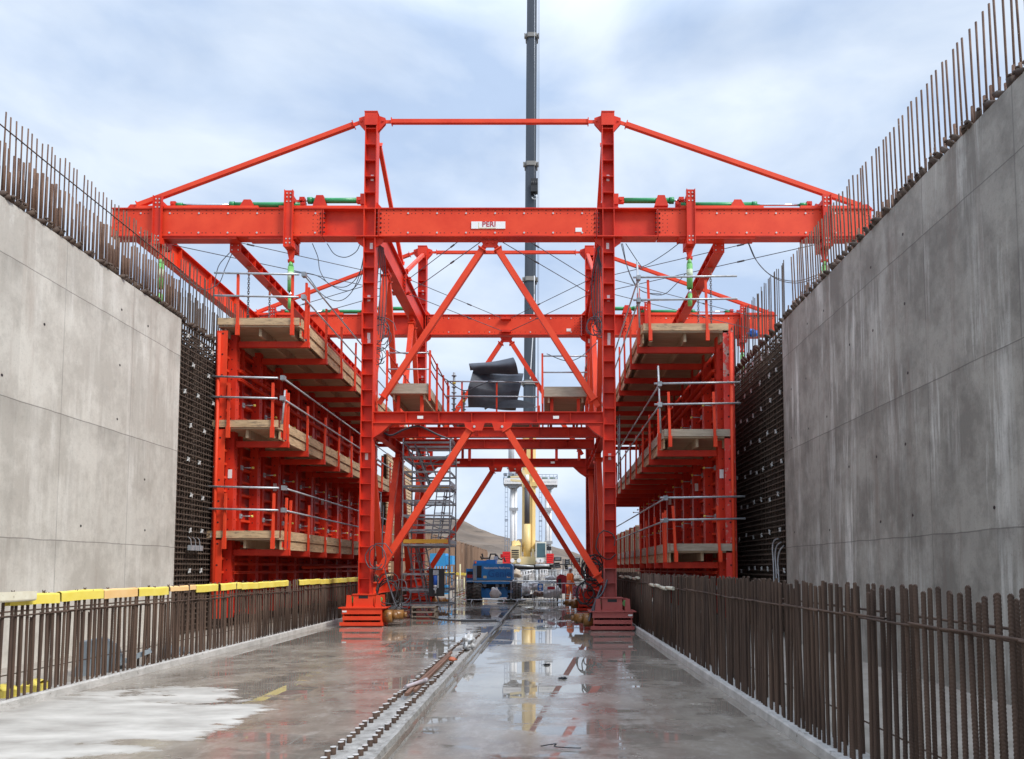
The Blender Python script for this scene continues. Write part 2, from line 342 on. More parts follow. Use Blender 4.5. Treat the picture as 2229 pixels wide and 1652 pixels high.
def floor_mat():
    m = bpy.data.materials.new('wet_concrete_floor'); m.use_nodes = True; n, l = nodes_of(m); P = n['Principled BSDF']
    g = n.new('ShaderNodeNewGeometry')
    def noise(sc, st, det=6, ro=.55, off=(0,0,0), dist=0):
        ma = n.new('ShaderNodeMapping'); ma.inputs['Scale'].default_value = st; ma.inputs['Location'].default_value = off; l(g.outputs['Position'], ma.inputs[0])
        k = n.new('ShaderNodeTexNoise'); k.inputs['Scale'].default_value = sc; k.inputs['Detail'].default_value = det; k.inputs['Roughness'].default_value = ro; k.inputs['Distortion'].default_value = dist
        l(ma.outputs[0], k.inputs['Vector']); return k.outputs['Fac']
    def mrange(f, a, b, c, d):
        k = n.new('ShaderNodeMapRange'); k.inputs[1].default_value = a; k.inputs[2].default_value = b; k.inputs[3].default_value = c; k.inputs[4].default_value = d; l(f, k.inputs[0]); return k.outputs[0]
    def M(op, A, B=None, C=None):
        k = n.new('ShaderNodeMath'); k.operation = op
        for i, v in enumerate((A, B, C)):
            if v is None: continue
            if isinstance(v, (int, float)): k.inputs[i].default_value = v
            else: l(v, k.inputs[i])
        return k.outputs[0]
    def mix(f, A, B):
        x = n.new('ShaderNodeMix'); x.data_type = 'RGBA'; l(f, x.inputs[0])
        for s_, v in ((6, A), (7, B)):
            if isinstance(v, tuple): x.inputs[s_].default_value = (*v, 1)
            else: l(v, x.inputs[s_])
        return x.outputs[2]
    s = n.new('ShaderNodeSeparateXYZ'); l(g.outputs['Position'], s.inputs[0]); X, Y = s.outputs['X'], s.outputs['Y']
    # standing water: more on the right half and towards the gantry
    n1 = noise(.42, (1,.8,1), 5, .5, dist=.35)
    bias = M('ADD', mrange(X, -3.0, -.8, -.02, .045), mrange(Y, 8, 16, -.02, .075))
    n1 = M('ADD', n1, bias)
    n1 = M('ADD', n1, M('MULTIPLY', M('SUBTRACT', noise(1.7, (.8,1.7,1), 10, .72, dist=.5), .5), .62))
    puddle = mrange(n1, .54, .585, 0, 1)
    # dry pale patch, lower left
    ex = M('DIVIDE', M('SUBTRACT', X, -5.35), 1.9); ey = M('DIVIDE', M('SUBTRACT', Y, 8.7), 2.1)
    # patch leans away from the kerb
    dd = M('ADD', M('MULTIPLY', ex, ex), M('MULTIPLY', ey, ey))
    nn = M('ADD', M('MULTIPLY', M('SUBTRACT', noise(.9, (.6,1.3,1), 8, .66, dist=.5), .5), 3.6), M('MULTIPLY', M('SUBTRACT', noise(4, (.5,1.4,1), 8, .7), .5), 1.2))
    dry = mrange(M('ADD', dd, nn), .76, .96, 1, 0)
    wetc = mix(mrange(noise(1.1, (1,1,1), 8, .65), .35, .68, 0, 1), (.185,.158,.130), (.32,.285,.235))
    wetc = mix(mrange(noise(5, (1,.5,1), 6, .7), .5, .72, 0, .6), wetc, (.42,.39,.345))
    wetc = mix(M('MULTIPLY', puddle, .4), wetc, (.14,.12,.10))
    dryc = mix(mrange(noise(1.7, (.6,1.3,1), 7, .6), .35, .65, 0, 1), (.30,.28,.25), (.50,.475,.43))
    l(mix(dry, wetc, dryc), P.inputs['Base Color'])
    damp = mrange(noise(1.6, (1,1,1), 6, .6, (5,2,0)), .3, .7, .10, .30)
    ro = M('MULTIPLY', damp, M('SUBTRACT', 1.0, M('MULTIPLY', puddle, .93)))
    ro = M('ADD', ro, M('MULTIPLY', dry, .6)); l(M('MINIMUM', ro, .85), P.inputs['Roughness'])
    P.inputs['IOR'].default_value = 1.45
    spec = M('SUBTRACT', .75, M('MULTIPLY', dry, .55)); l(spec, P.inputs['Specular IOR Level'])
    bp = n.new('ShaderNodeBump'); bp.inputs['Distance'].default_value = .004
    l(M('MULTIPLY', M('SUBTRACT', 1.0, puddle), .35), bp.inputs['Strength']); l(noise(14, (1,1,1), 6, .6), bp.inputs['Height'])
    l(bp.outputs[0], P.inputs['Normal'])
    return m
FLOOR = floor_mat()

# ------------------------------------------------------------------ setting
ZR = -.10                       # the right-hand slab lies a step lower
XL, XR, WL, WR, WTOP, WEND = -6.63, 2.68, -9.66, 6.37, 8.35, 19.55
m = MB(); m.box((-400,-60,-.6), (400,700,-.3)); tag(m.build('ground', GRND), 'brown muddy ground around the works', kind='structure')
m = MB(); m.box((XL,-4,-.29), (-1.50,44,0)); tag(m.build('floor', FLOOR), 'wet concrete slab left of the joint', kind='structure')
m = MB(); m.box((-1.496,-4,-.29), (XR,44,ZR)); tag(m.build('floor', FLOOR), 'wet concrete slab right of the joint', kind='structure')
m = MB(); m.box((WL-3,-4,-.28), (XL-.36,44,-.03)); m.box((XR+.36,-4,-.28), (WR+3,44,-.12)); tag(m.build('path', mat('trench_base_concrete', (.26,.23,.19), (.36,.32,.27), .8, scale=1.5)), kind='structure')
def hillz(x, y):
    pts = [(-150,24),(-60,21.5),(-42,20.6),(-30,19.6),(-24,16.5),(-17,14.0),(-10,12.2),(-4,11.8),(3,9.8),(12,6.6),(20,9.0),(40,13),(90,17),(200,20)]
    h = pts[0][1]
    for (a, ha), (b, hb) in zip(pts, pts[1:]):
        if a <= x <= b: h = ha + (hb-ha)*(x-a)/(b-a)
        elif x > b: h = hb
    return h
from mathutils import noise as mn
def hf(u, v):
    x = -160 + 330*u; t = v
    y = 150 + 110*t + (200*(t-1) if t > 1 else 0)
    k = min(1, t/1.0); z = -.5 + (hillz(x, y)*.97 + .5) * (k**.8)
    z += (mn.noise(Vector((x*.09, y*.09, 0)))*1.6 + mn.noise(Vector((x*.35, y*.35, 3)))*.5) * (k if k < 1 else .35)
    return (x, y, z)
m = MB(); m.grid(hf, 150, 40)
m.grid(lambda u, v: (-160+330*u, 260+140*v, hf(u, 1)[2]*(1-v*.9)), 150, 6)
tag(m.build('hill', HILLM), 'brown spoil hill sloping down to the right', kind='structure')

# concrete walls with starter bars
def bar_mesh(name, h, r, mt, ribs=True, n=6, step=.03, parent=None, closed=True):
    m = LMB()
    if ribs:
        k = int(h/step); prev = None
        for i in range(k+1):
            for rr, dz in ((r, 0), (r*1.22, step*.35), (r*1.22, step*.6), (r, step*.9)):
                z = i*step+dz
                if z > h: continue
                kk = len(m.v)
                for q in range(n):
                    t = 2*math.pi*q/n; m.v.append((rr*math.cos(t), rr*math.sin(t), z + .012*math.sin(2*t)))
                if prev is not None:
                    for q in range(n): m.face((prev+q, prev+(q+1)%n, kk+(q+1)%n, kk+q), True)
                prev = kk
        m.face(tuple(prev+q for q in range(n)))
    else: m.tube((0,0,0), (0,0,h), r, n)
    return m.build(name, mt, parent)

def add_bars(parent, name, specs, r, mt, ribs=False, limit=100, n=6, step=.03):
    """specs: (x,y,z,h,leanx,leany) nearest first; the first hundred are parts, the others one stuff part"""
    specs = sorted(specs, key=lambda s: s[1]); proto = None
    for s_ in specs[:limit]:
        x, y, z, h, lx, ly = s_
        if proto is None:
            proto = bar_mesh(name, 1.0 if not ribs else h, r, mt, ribs, n, step, parent); h0 = 1.0 if not ribs else h; o = proto
            o.location = Vector((x,y,z)) - worldloc(parent)
        else: o = inst(proto, (x,y,z), parent)
        o.rotation_euler = (ly, lx, 0); o.scale = (1,1,h/h0)
    if len(specs) > limit:
        m = MB()
        for x, y, z, h, lx, ly in specs[limit:]:
            m.tube((x,y,z), (x+math.tan(lx)*h, y-math.tan(ly)*h, z+h), r, 5)
        o = m.build(name, mt, parent); o['kind'] = 'stuff'

def couplers(parent, x, y0, y1, z, side, step):
    specs = []; y = y0
    proto = None; i = 0; rest = MB()
    while y < y1:
        if i < 100:
            if proto is None:
                m = LMB(); m.tube((0,0,-.05), (0,0,.13), .048, 7); m.tube((0,0,.13), (0,0,.17), .03, 6); proto = m.build('bar_coupler', RUST2, parent); o = proto
                o.location = Vector((x,y,z)) - worldloc(parent)
            else: o = inst(proto, (x, y, z), parent)
            o.rotation_euler = (random.uniform(-.9,.9), side*random.uniform(.3,1.3), 0)
        else:
            a = random.uniform(-.5,.5); rest.tube((x,y,z), (x+side*.1,y+a*.1,z+.1), .045, 6)
        i += 1; y += step*random.uniform(.8,1.25)
    if rest.v: rest.build('bar_coupler', RUST2, parent)['kind'] = 'stuff'

def make_wall(left):
    WEND = 19.15 if left else 19.42
    x0 = WL if left else WR; sg = -1 if left else 1
    t = thing('concrete_wall', 'pale smooth concrete wall with tie holes behind the yellow-capped bars' if left else 'darker grey concrete wall with vertical damp streaks', 'wall', (x0, 8, 0))
    m = MB(); m.box((x0,-4,-.3), (x0+sg*.8, WEND, WTOP))
    m.mat(1)
    for zz in (1.2, 2.62, 3.9, 5.15, 6.4, 7.65):
        y = .7
        while y < WEND-.3:
            if random.random() < .5:
                c = Vector((x0-sg*.003, y+random.uniform(-.1,.1), zz+random.uniform(-.05,.05)))
                m.tube(c, c+Vector((sg*.002,0,0)), .028, 8)
            y += 1.21
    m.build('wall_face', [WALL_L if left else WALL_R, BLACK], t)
    # tall and short bars growing from the top
    tall, short = [], []
    y = 3.0
    while y < WEND:
        g = random.random() < .10
        h = (1.77 if left else 1.82) + random.uniform(-.05,.05)
        tall.append((x0+sg*(.22 if left else .30), y, WTOP, h, random.uniform(-.012,.012) - (0 if left else .02), random.uniform(-.01,.01)))
        y += (.145 if left else .165) * random.uniform(.85,1.15) + (.05 if g else 0)
    y = 3.0
    while y < WEND:
        if left:
            short.append((x0+sg*.10, y, WTOP, 1.02+random.uniform(-.06,.06), random.uniform(-.01,.01), 0))
            if random.random() < .75: short.append((x0+sg*.6, y+.05, WTOP, 1.0+random.uniform(-.05,.05), 0, 0))
        else: short.append((x0+sg*.12, y, WTOP, random.choice((.22,.3,.38,.42)), random.uniform(-.05,.05), 0))
        y += (.125 if left else .16)*random.uniform(.85,1.15)
    add_bars(t, 'starter_bar', tall, .013 if left else .0165, RUSTW)
    add_bars(t, 'short_bar', short, .021 if left else .02, RUSTW)
    couplers(t, x0+sg*.05, 3.0, WEND, WTOP+.02, -sg, .14 if left else .17)
    if left:
        m = MB(); m.path([(x0-.2, 3, WTOP+1.40), (x0-.2, 9, WTOP+1.43), (x0-.2, 14, WTOP+1.41), (x0-.2, WEND+.4, WTOP+1.45)], .013); m.build('tie_bar', RUST, t)
    return t
make_wall(True); make_wall(False)

# rebar cages beyond the walls
def star(parent=None):
    m = LMB(); r = .085; b = .024
    for a in range(4):
        t = a*math.pi/2 + .78; c, n_ = math.cos(t), math.sin(t); k = len(m.v)
        for x in (0, .03): m.v += [(x, 0, 0), (x, b*(c-n_), b*(n_+c)), (x, r*c, r*n_), (x, b*(c+n_), b*(n_-c))]
        for q in ((0,1,2),(0,2,3),(4,6,5),(4,7,6),(1,5,6),(1,6,2),(2,6,7),(2,7,3)): m.face(tuple(k+i_ for i_ in q))
    return m.build('star_spacer', STARM, parent)
def make_cage(left):
    WEND = 19.15 if left else 19.42
    x0 = WL-.06 if left else WR+.06; sg = -1 if left else 1; y0, y1 = WEND+.02, 41.5
    t = thing('rebar_cage', 'dark rebar mesh standing between pale wall and first red formwork' if left else 'dark rebar mesh with star spacers between streaked wall and red formwork', 'rebar cage', (x0, 30, 0))
    # horizontals in two layers
    zz = .05; hs = []
    while zz < WTOP: hs.append(zz); zz += .15
    proto = None
    for lay, z in [(0, z) for z in hs]:
        m = None
        if proto is None:
            m = LMB(); m.tube((0,0,0), (0, y1-y0, 0), .018, 6); proto = m.build('horizontal_bar', RUST2, t); proto.location = Vector((x0, y0, z)) - t.location
            o = proto
        else: o = inst(proto, (x0, y0+random.uniform(-.25,.02) if False else y0, z+random.uniform(-.01,.01)), t)
        if lay: o.location.x += sg*.45
    m = MB()
    for z in hs: m.tube((x0+sg*.45, y0, z+.04), (x0+sg*.45, y1, z+.04), .018, 5)
    m.build('horizontal_bar', RUST2, t)['kind'] = 'stuff'
    sp, sp2 = [], []; y = y0+.05
    while y < y1:
        h = WTOP + (1.72 if left else 1.75) + random.uniform(-.06,.06)
        sp.append((x0+sg*.05, y, 0, h, random.uniform(-.004,.004), 0))
        sp2.append((x0+sg*.42, y+.06, 0, WTOP + (1.0 if left else .35) + random.uniform(-.06,.06), 0, 0))
        if left: sp2.append((x0+sg*.08, y+.07, 0, WTOP+.95+random.uniform(-.05,.05), 0, 0))
        y += .15*random.uniform(.9,1.1)
    add_bars(t, 'vertical_bar', sp, .0125, RUST2); m = MB()
    add_bars(t, 'short_bar', sp2, .018, RUST2)
    # cross ties
    m = MB(); y = y0+.1
    while y < y1:
        for z in hs[::2]: m.bar((x0-sg*.01, y, z+.02), (x0+sg*.5, y, z+.02), .02, .05)
        y += .30
    m.build('cross_tie', RUST2, t)['kind'] = 'stuff'
    couplers(t, x0, y0, y1, WTOP+.02, -sg, .2)
    proto = None; k = 0
    zs = [1.7, 2.75, 3.75, 4.7, 5.6, 6.5, 7.3, 8.0]
    for z in zs:
        y = y0 + random.uniform(.3, .9)
        while y < (24 if left else 29) and k < 98:
            p = (x0-sg*.03, y, z+random.uniform(-.06,.06))
            if proto is None: proto = star(t); proto.location = Vector(p)-t.location; o = proto
            else: o = inst(proto, p, t)
            o.rotation_euler = (random.uniform(-.3,.3),0,0); k += 1
            y += random.uniform(.6,.95)
    # plywood form behind the cage
    b = thing('back_formwork', 'dark plywood form standing behind the ' + ('first' if left else 'second') + ' rebar mesh', 'formwork', (x0+sg*.7, 30, 0))
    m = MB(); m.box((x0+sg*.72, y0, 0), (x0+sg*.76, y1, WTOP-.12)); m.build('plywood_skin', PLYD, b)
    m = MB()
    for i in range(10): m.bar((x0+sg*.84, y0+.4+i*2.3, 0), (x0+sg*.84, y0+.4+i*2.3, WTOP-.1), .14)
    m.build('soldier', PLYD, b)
    tag(b, ('dark plywood form behind the mesh beyond the pale wall' if left else 'dark plywood form behind the mesh beyond the streaked wall'))
    return t
make_cage(True); make_cage(False)

# ------------------------------------------------------------------ kerbs with the low rebar rows
def make_kerb(left):
    x0 = XL if left else XR; sg = -1 if left else 1; zb = 0 if left else ZR; H = 1.43 if left else 1.70
    t = thing('concrete_kerb', 'low concrete kerb with a row of yellow-capped rusty bars' if left else 'low concrete kerb with a dense uncapped row of rusty ribbed bars', 'kerb', (x0, 10, zb))
    m = MB()
    def prof(u, v):
        y = -4 + 48*u; wob = mn.noise(Vector((y*1.3, 0, 5)))*.012
        P = [(x0+wob, zb-.01), (x0+wob+sg*.004, zb+.10), (x0+sg*.02+wob, zb+.12), (x0+sg*.09, zb+.115), (x0+sg*.11, zb+.085), (x0+sg*.42, zb+.075), (x0+sg*.44, zb-.2)]
        i = round(v*6); x, z = P[i]
        if i == 5 or i == 4: z += mn.noise(Vector((y*4, i, 2)))*.02
        return (x, y, z)
    m.grid(prof, 320, 6, False); m.build('kerb_upstand', CONC, t)
    for row, (dx, dh) in enumerate(((.16, 0), (.36, 0))):
        sp = []; y = (5.0 if left else 3.4) + row*.03
        while y < 41:
            skip = left and 13.4 < y < 13.5
            hh = H + random.uniform(-.035,.035) - (.0 if row == 0 else (.30 if left else .02))
            bent = 3.2 if random.random() < .08 else 1; sp.append((x0+sg*dx+random.uniform(-.018,.018), y, zb+.05, hh-.05-(random.random() < .06)*.06, bent*random.uniform(-.013,.013), bent*random.uniform(-.012,.012)))
            y += (.122 if row == 0 else (.26 if y < 6.5 else .17))*random.uniform(.86,1.14) + (.1 if random.random() < .05 else 0)
        add_bars(t, 'starter_bar' if row == 0 else 'inner_bar', sp, .0160, RUST, ribs=True, n=8, step=.026)
    for k, (zz, xx, rr) in enumerate(((H-.28, -.03, .011), (H-.31, .10, .011), (H-.27, .30, .012), (.35, .30, .008))):
        y = 4.0 if left else 2.5
        while y < 41:                      # lapped lengths
            ln = (random.uniform(.55, .95) if k < 2 and y < 26 else 5.5) if not left else (random.uniform(1.2, 2.2) if k == 0 and y < 20 else 5.5)
            m = MB(); a = zz + zb + random.uniform(-.015,.015)
            sk = random.uniform(-.03,.03) if ln < 3 else 0; m.path([(x0+sg*(.16+xx+sk), y-.12, a), (x0+sg*(.16+xx), y+ln*.5, a+random.uniform(-.006,.006)), (x0+sg*(.16+xx-sk), y+ln+.15, a+.005)], rr, 6)
            m.build('distribution_bar', RUST, t); y += ln
    return t
make_kerb(True); make_kerb(False)

# yellow caps along the left row
def cap_strip(y0, y1, mt, label, z=1.40, tilt=0, drop=.12, flip=False, dx=0):
    x = XL-.16+dx; t = None
    m = LMB(); n = 8; w_ = .045; pr = []
    for s_ in (1, -1):
        prof = [(w_*1.0, -drop), (w_, 0)] + [(w_*math.cos(a), w_*.6*math.sin(a)) for a in [math.pi*i/6 for i in range(1, 6)]] + [(-w_, 0), (-w_, -drop)]
        pr = prof
    th = .006; L_ = y1-y0
    outer = pr; inner = [(a*.86, b-.006 if b > 0 else b) for a, b in pr]
    seg = 6; k0 = len(m.v)
    for j in range(seg+1):
        yy = L_*j/seg; sag = .003*math.sin(j*1.3+y0)
        for a, b in outer: m.v.append((a, yy, b+sag))
        for a, b in inner: m.v.append((a, yy, b+sag))
    c = len(outer); st = 2*c
    for j in range(seg):
        for i in range(c-1):
            a = k0+j*st+i; m.face((a, a+1, a+1+st, a+st), 1 < i < c-3)
            a += c; m.face((a, a+st, a+1+st, a+1))
        for i in (0, c-1):
            a = k0+j*st+i; m.face((a, a+st, a+st+c, a+c))
    for j in (0, seg):
        for i in range(c-1):
            a = k0+j*st+i; m.face((a, a+c, a+c+1, a+1))
    o = m.build('rebar_cap_strip', mt); o.location = (x, y0, z)
    o.rotation_euler = (tilt + math.pi*0, math.pi if flip else random.uniform(-.06,.06), 0)
    tag(o, label, 'safety cap', 'plastic cap strips on the low rebar row')
    return o
segs = [(20,130),(132,225),(225,299),(301,366),(369,426),(426,474),(479,525),(525,562),(562,597),(597,627),(650,674),(674,697),(697,718),(718,738),(738,755),(755,771),(771,784)]
ords = ['first','second','third','fourth','fifth','sixth','seventh','eighth','ninth','tenth','eleventh','twelfth','thirteenth','fourteenth','fifteenth','sixteenth','seventeenth']
for i, (a, b) in enumerate(segs):
    ya, yb = 6.79*F/(CX-a), 6.79*F/(CX-b)
    orange = i in (2, 4)
    lab = {0: 'yellow cap strip half covered by an upturned dirty cream one', 1: 'long yellow cap strip with a white tag at its near end', 2: 'orange cap strip between two yellow ones in front of the pale wall', 3: 'yellow cap strip ending where the pale wall ends', 4: 'slim orange cap strip in front of the dark rebar mesh'}.get(i, 'yellow cap strip, %s along the row from the camera%s' % (ords[i], ', just before the gap' if i == 9 else ', just past the gap' if i == 10 else ''))
    cap_strip(ya, yb-.02, ORCAP if orange else YEL, lab, 1.40+random.uniform(-.006,.006), drop=.12 if i != 4 else .07, tilt=random.uniform(-.012,.012))
cap_strip(7.4, 9.66, CRCAP, 'upturned dirty cream channel lying on the first yellow cap strip', 1.355, drop=.10, flip=True, dx=.09)

# joint ridge with stubs
m = MB()
def rp(u, v):
    y = -4 + 23.75*u; P = [(-2.05, -.01), (-2.02, .02), (-1.80, .03), (-1.575, .02), (-1.57, .055), (-1.525, .057), (-1.49, -.12)]
    i = round(v*6); x, z = P[i]
    if i in (1, 2, 3): z += mn.noise(Vector((y*6, i, 9)))*.022
    return (x + mn.noise(Vector((y*2, i, 1)))*.008, y, z)
m.grid(rp, 420, 6, False)
ridge = thing('joint_upstand', 'raised rough concrete strip with two rows of sawn-off rebar stubs', 'joint strip', (-1.9, 10, 0))
m.build('rough_strip', mat('hacked_concrete', (.22,.205,.185), (.42,.40,.37), .85, scale=8, bump=.9, bscale=50), ridge)
proto = None; CAPC = mat('sawn_bar_end', (.45,.43,.41), (.6,.58,.55), .5, scale=10)
stub_pos = []
for xx in (-1.96, -1.70):
    y = 4.6
    while y < 19.4 and len(stub_pos) < 400:
        stub_pos.append((xx+random.uniform(-.015,.015), y)); y += .175*random.uniform(.85,1.15)
stub_pos.sort(key=lambda p: p[1]); rest = MB()
for i, (x, y) in enumerate(stub_pos):
    h = random.uniform(.07,.10)
    if i < 100:
        if proto is None:
            mm = LMB(); mm.tube((0,0,-.02), (0,0,.085), .026, 10); mm.mat(1); mm.tube((0,0,.085), (0,0,.090), .029, 10)
            proto = mm.build('bar_stub', [RUST, CAPC], ridge); proto.location = Vector((x,y,0))-ridge.location; o = proto
        else: o = inst(proto, (x,y,0), ridge)
        o.scale = (1,1,h/.085)
    else:
        rest.mat(0); rest.tube((x,y,-.02), (x,y,h), .026, 8); rest.mat(1); rest.tube((x,y,h), (x,y,h+.005), .029, 8)
rest.build('bar_stub', [RUST, CAPC], ridge)['kind'] = 'stuff'
m = MB()
m.grid(lambda u, v: (-1.52 + .07*v + mn.noise(Vector((u*70, 3, 1)))*.03, 19.75 + 22*u, .004 + (.006*math.sin(v*3.14))), 80, 2)
tag(m.build('joint_filler', mat('dark_joint_sealant', (.05,.045,.04), (.10,.09,.08), .35, scale=5)), 'dark wet joint filler continuing beyond the raised strip', 'joint filler')

# things lying on the ridge and slab
def spline(pts, k=5):
    P = [Vector(p) for p in pts]; P = [P[0]*2-P[1]] + P + [P[-1]*2-P[-2]]; o = []
    for i in range(1, len(P)-2):
        for j in range(k):
            t = j/k; o.append(.5*((2*P[i]) + (P[i+1]-P[i-1])*t + (2*P[i-1]-5*P[i]+4*P[i+1]-P[i+2])*t*t + (3*P[i]-P[i-1]-3*P[i+1]+P[i+2])*t**3))
    return o + [P[-2]]
def path_thing(name, label, cat, pts, r, mt, n=6, group=None):
    m = MB(); m.path(spline(pts) if len(pts) < 12 else pts, r, n); return tag(m.build(name, mt), label, cat, group)
def fz(px, py, z=0.0):
    """ground point (height z) under a photo position"""
    r = (px - CX)/F; e = -(py - CY)/F
    dy = math.cos(PITCH) - e*math.sin(PITCH); dz = math.sin(PITCH) + e*math.cos(PITCH)
    t = (z-EYE)/dz; return Vector((r*t, dy*t, z))
def flat(px, py, z): return fz(px, py, z)
WOODR = mat('reddish_batten', (.13,.065,.04), (.21,.11,.07), .7, scale=4)
a, b = fz(893, 1512, .1)-Vector((.0,0,0)), fz(1000, 1420, .1)
a.x, b.x = -1.82, -1.85
m = MB(); m.bar(a, b, .05, .04); tag(m.build('timber_batten', WOODR), 'long reddish timber batten lying between the two stub rows', 'batten')
m = MB(); m.bar(a+Vector((.06,.3,0)), b+Vector((.05,-.6,0)), .04, .04); tag(m.build('timber_batten', WOODR), 'shorter reddish batten beside the long one on the stub strip', 'batten')
def crumple(name, label, cat, c, size, mt, seed=0, n=18, amp=.6):
    def f(u, v):
        th = u*2*math.pi; ph = v*math.pi
        d = Vector((math.cos(th)*math.sin(ph), math.sin(th)*math.sin(ph), math.cos(ph)))
        k = 1 + 1.3*amp*mn.noise(d*1.9 + Vector((seed,0,0))) + amp*.9*mn.noise(d*5 + Vector((0,seed,0))) - amp*.5*abs(mn.noise(d*9 + Vector((0,0,seed))))
        return (c[0] + d.x*size[0]*k, c[1] + d.y*size[1]*k, max(c[2] + d.z*size[2]*k, c[2]-size[2]*.8))
    m = MB(); m.grid(f, n*2, n); return tag(m.build(name, mt), label, cat)
PLAST = mat('clear_sheeting', (.42,.42,.42), (.62,.62,.62), .3, scale=5)
c = fz(1018, 1408, .1); crumple('plastic_sheet', 'crumpled clear plastic sheet at the far end of the stub strip', 'plastic sheet', c+Vector((0,0,.10)), (.14,.22,.15), PLAST, 3)
c = fz(985, 1440, .1); crumple('cut_off_pipe', 'orange tool head lying beside crumpled plastic on the stub strip', 'tool', c+Vector((0,0,.04)), (.07,.06,.04), mat_or('dull_orange_tool', (.45,.12,.05)), 5, 8, .4)
c = fz(915, 1490, .14); c.x = -1.80; m = MB(); a = c+Vector((-.10,-.2,.0)); b = c+Vector((.08,.22,.02)); m.tube(a, b, .026, 10); m.tube(b, b+(b-a).normalized()*.07, .034, 10)
tag(m.build('cartridge_tube', mat('pale_tube', (.38,.34,.35), (.5,.42,.43), .5, scale=12)), 'pale printed cartridge tube lying on the timber battens', 'tube')
path_thing('wire_scrap', 'bent thin wire lying on the wet slab near the camera', 'wire', [fz(1177,1624,ZR+.02), fz(1210,1619,ZR+.03), fz(1208,1625,ZR+.02), fz(1250,1628,ZR+.02), fz(1265,1628,ZR+.02)], .006, BLACK)
for (px, py, lb) in ((1190,1448,'small twist of black debris on the wet slab in line with the crane reflection'), (1226,1478,'small black debris scrap on the wet slab nearest the camera')):
    crumple('debris_scrap', lb, 'debris', fz(px, py, ZR)+Vector((0,0,.015)), (.07,.06,.018), BLACK, px, 7, .8)
# yellow trays and grey shoe behind the left row
c = fz(105, 1508, .08); c.x = -6.93
m = MB(); s_ = c
def tray(cx, cy, cz, rz, label):
    t = thing('plastic_tray', label, 'tray', (cx, cy, cz), rz)
    m = LMB(); m.prism([(-.17,0),(.17,0),(.20,.10),(-.20,.10)], 'x', -.10, .10); m.build('tray_body', YEL, t)
    m = LMB(); m.grid(lambda u, v: ((v-.5)*.2, (u-.5)*.36, .10+.07*math.sin(u*3.14)*(.6+.4*math.sin(v*3))), 10, 4); m.build('bag', YEL, t)
tray(-7.00, 10.2, .07, .2, 'bright yellow plastic tray on the kerb behind the nearest bars')
tray(-7.10, 9.75, .07, 1.1, 'partly hidden yellow tray left of the bright one')
t = thing('plastic_barrier', 'tipped grey-blue plastic barrier foot behind the left rebar row', 'barrier', (-7.5, 12.5, -.03), .5)
m = LMB(); m.prism([(-.35,0),(.40,0),(.28,.45),(.05,.62),(-.30,.55)], 'y', -.16, .16); m.build('moulded_body', GREYP, t)
m = LMB(); m.bar((.2,-.2,.15), (.75,-.2,.38), .16, .07); m.build('foot_bar', GREYP, t)
tag(crumple('debris_scrap', 'dark lump of debris beyond the grey plastic barrier', 'debris', (-7.3, 14.6, .1), (.25,.2,.13), GREYP, 9, 8), None)

# foam tube pieces on the right row
p0, p1 = at(1350, 1246, 27.5), at(1478, 1280, 15.8)
FOAM = mat('pale_pipe_foam', (.52,.49,.38), (.64,.60,.48), .7, scale=12)
for i in range(12):
    f = i/12; f2 = (i+.8)/12
    ya, yb = 27.5+(15.8-27.5)*f, 27.5+(15.8-27.5)*f2
    if i in (6, 7): continue
    za = 1.57 - .02*math.sin(i*2) - (.26 if i > 7 else .12)
    m = MB(); m.tube((XR+.10+.02*math.sin(i*5), ya, za), (XR+.10+.02*math.cos(i*3), yb, za+.01*math.cos(i)), .04, 10)
    tag(m.build('pipe_insulation', FOAM), 'pale foam tube piece on the uncapped bars, %s counting away from the camera' % ords[11-i], 'foam tube', 'foam tube pieces on the right bar row')


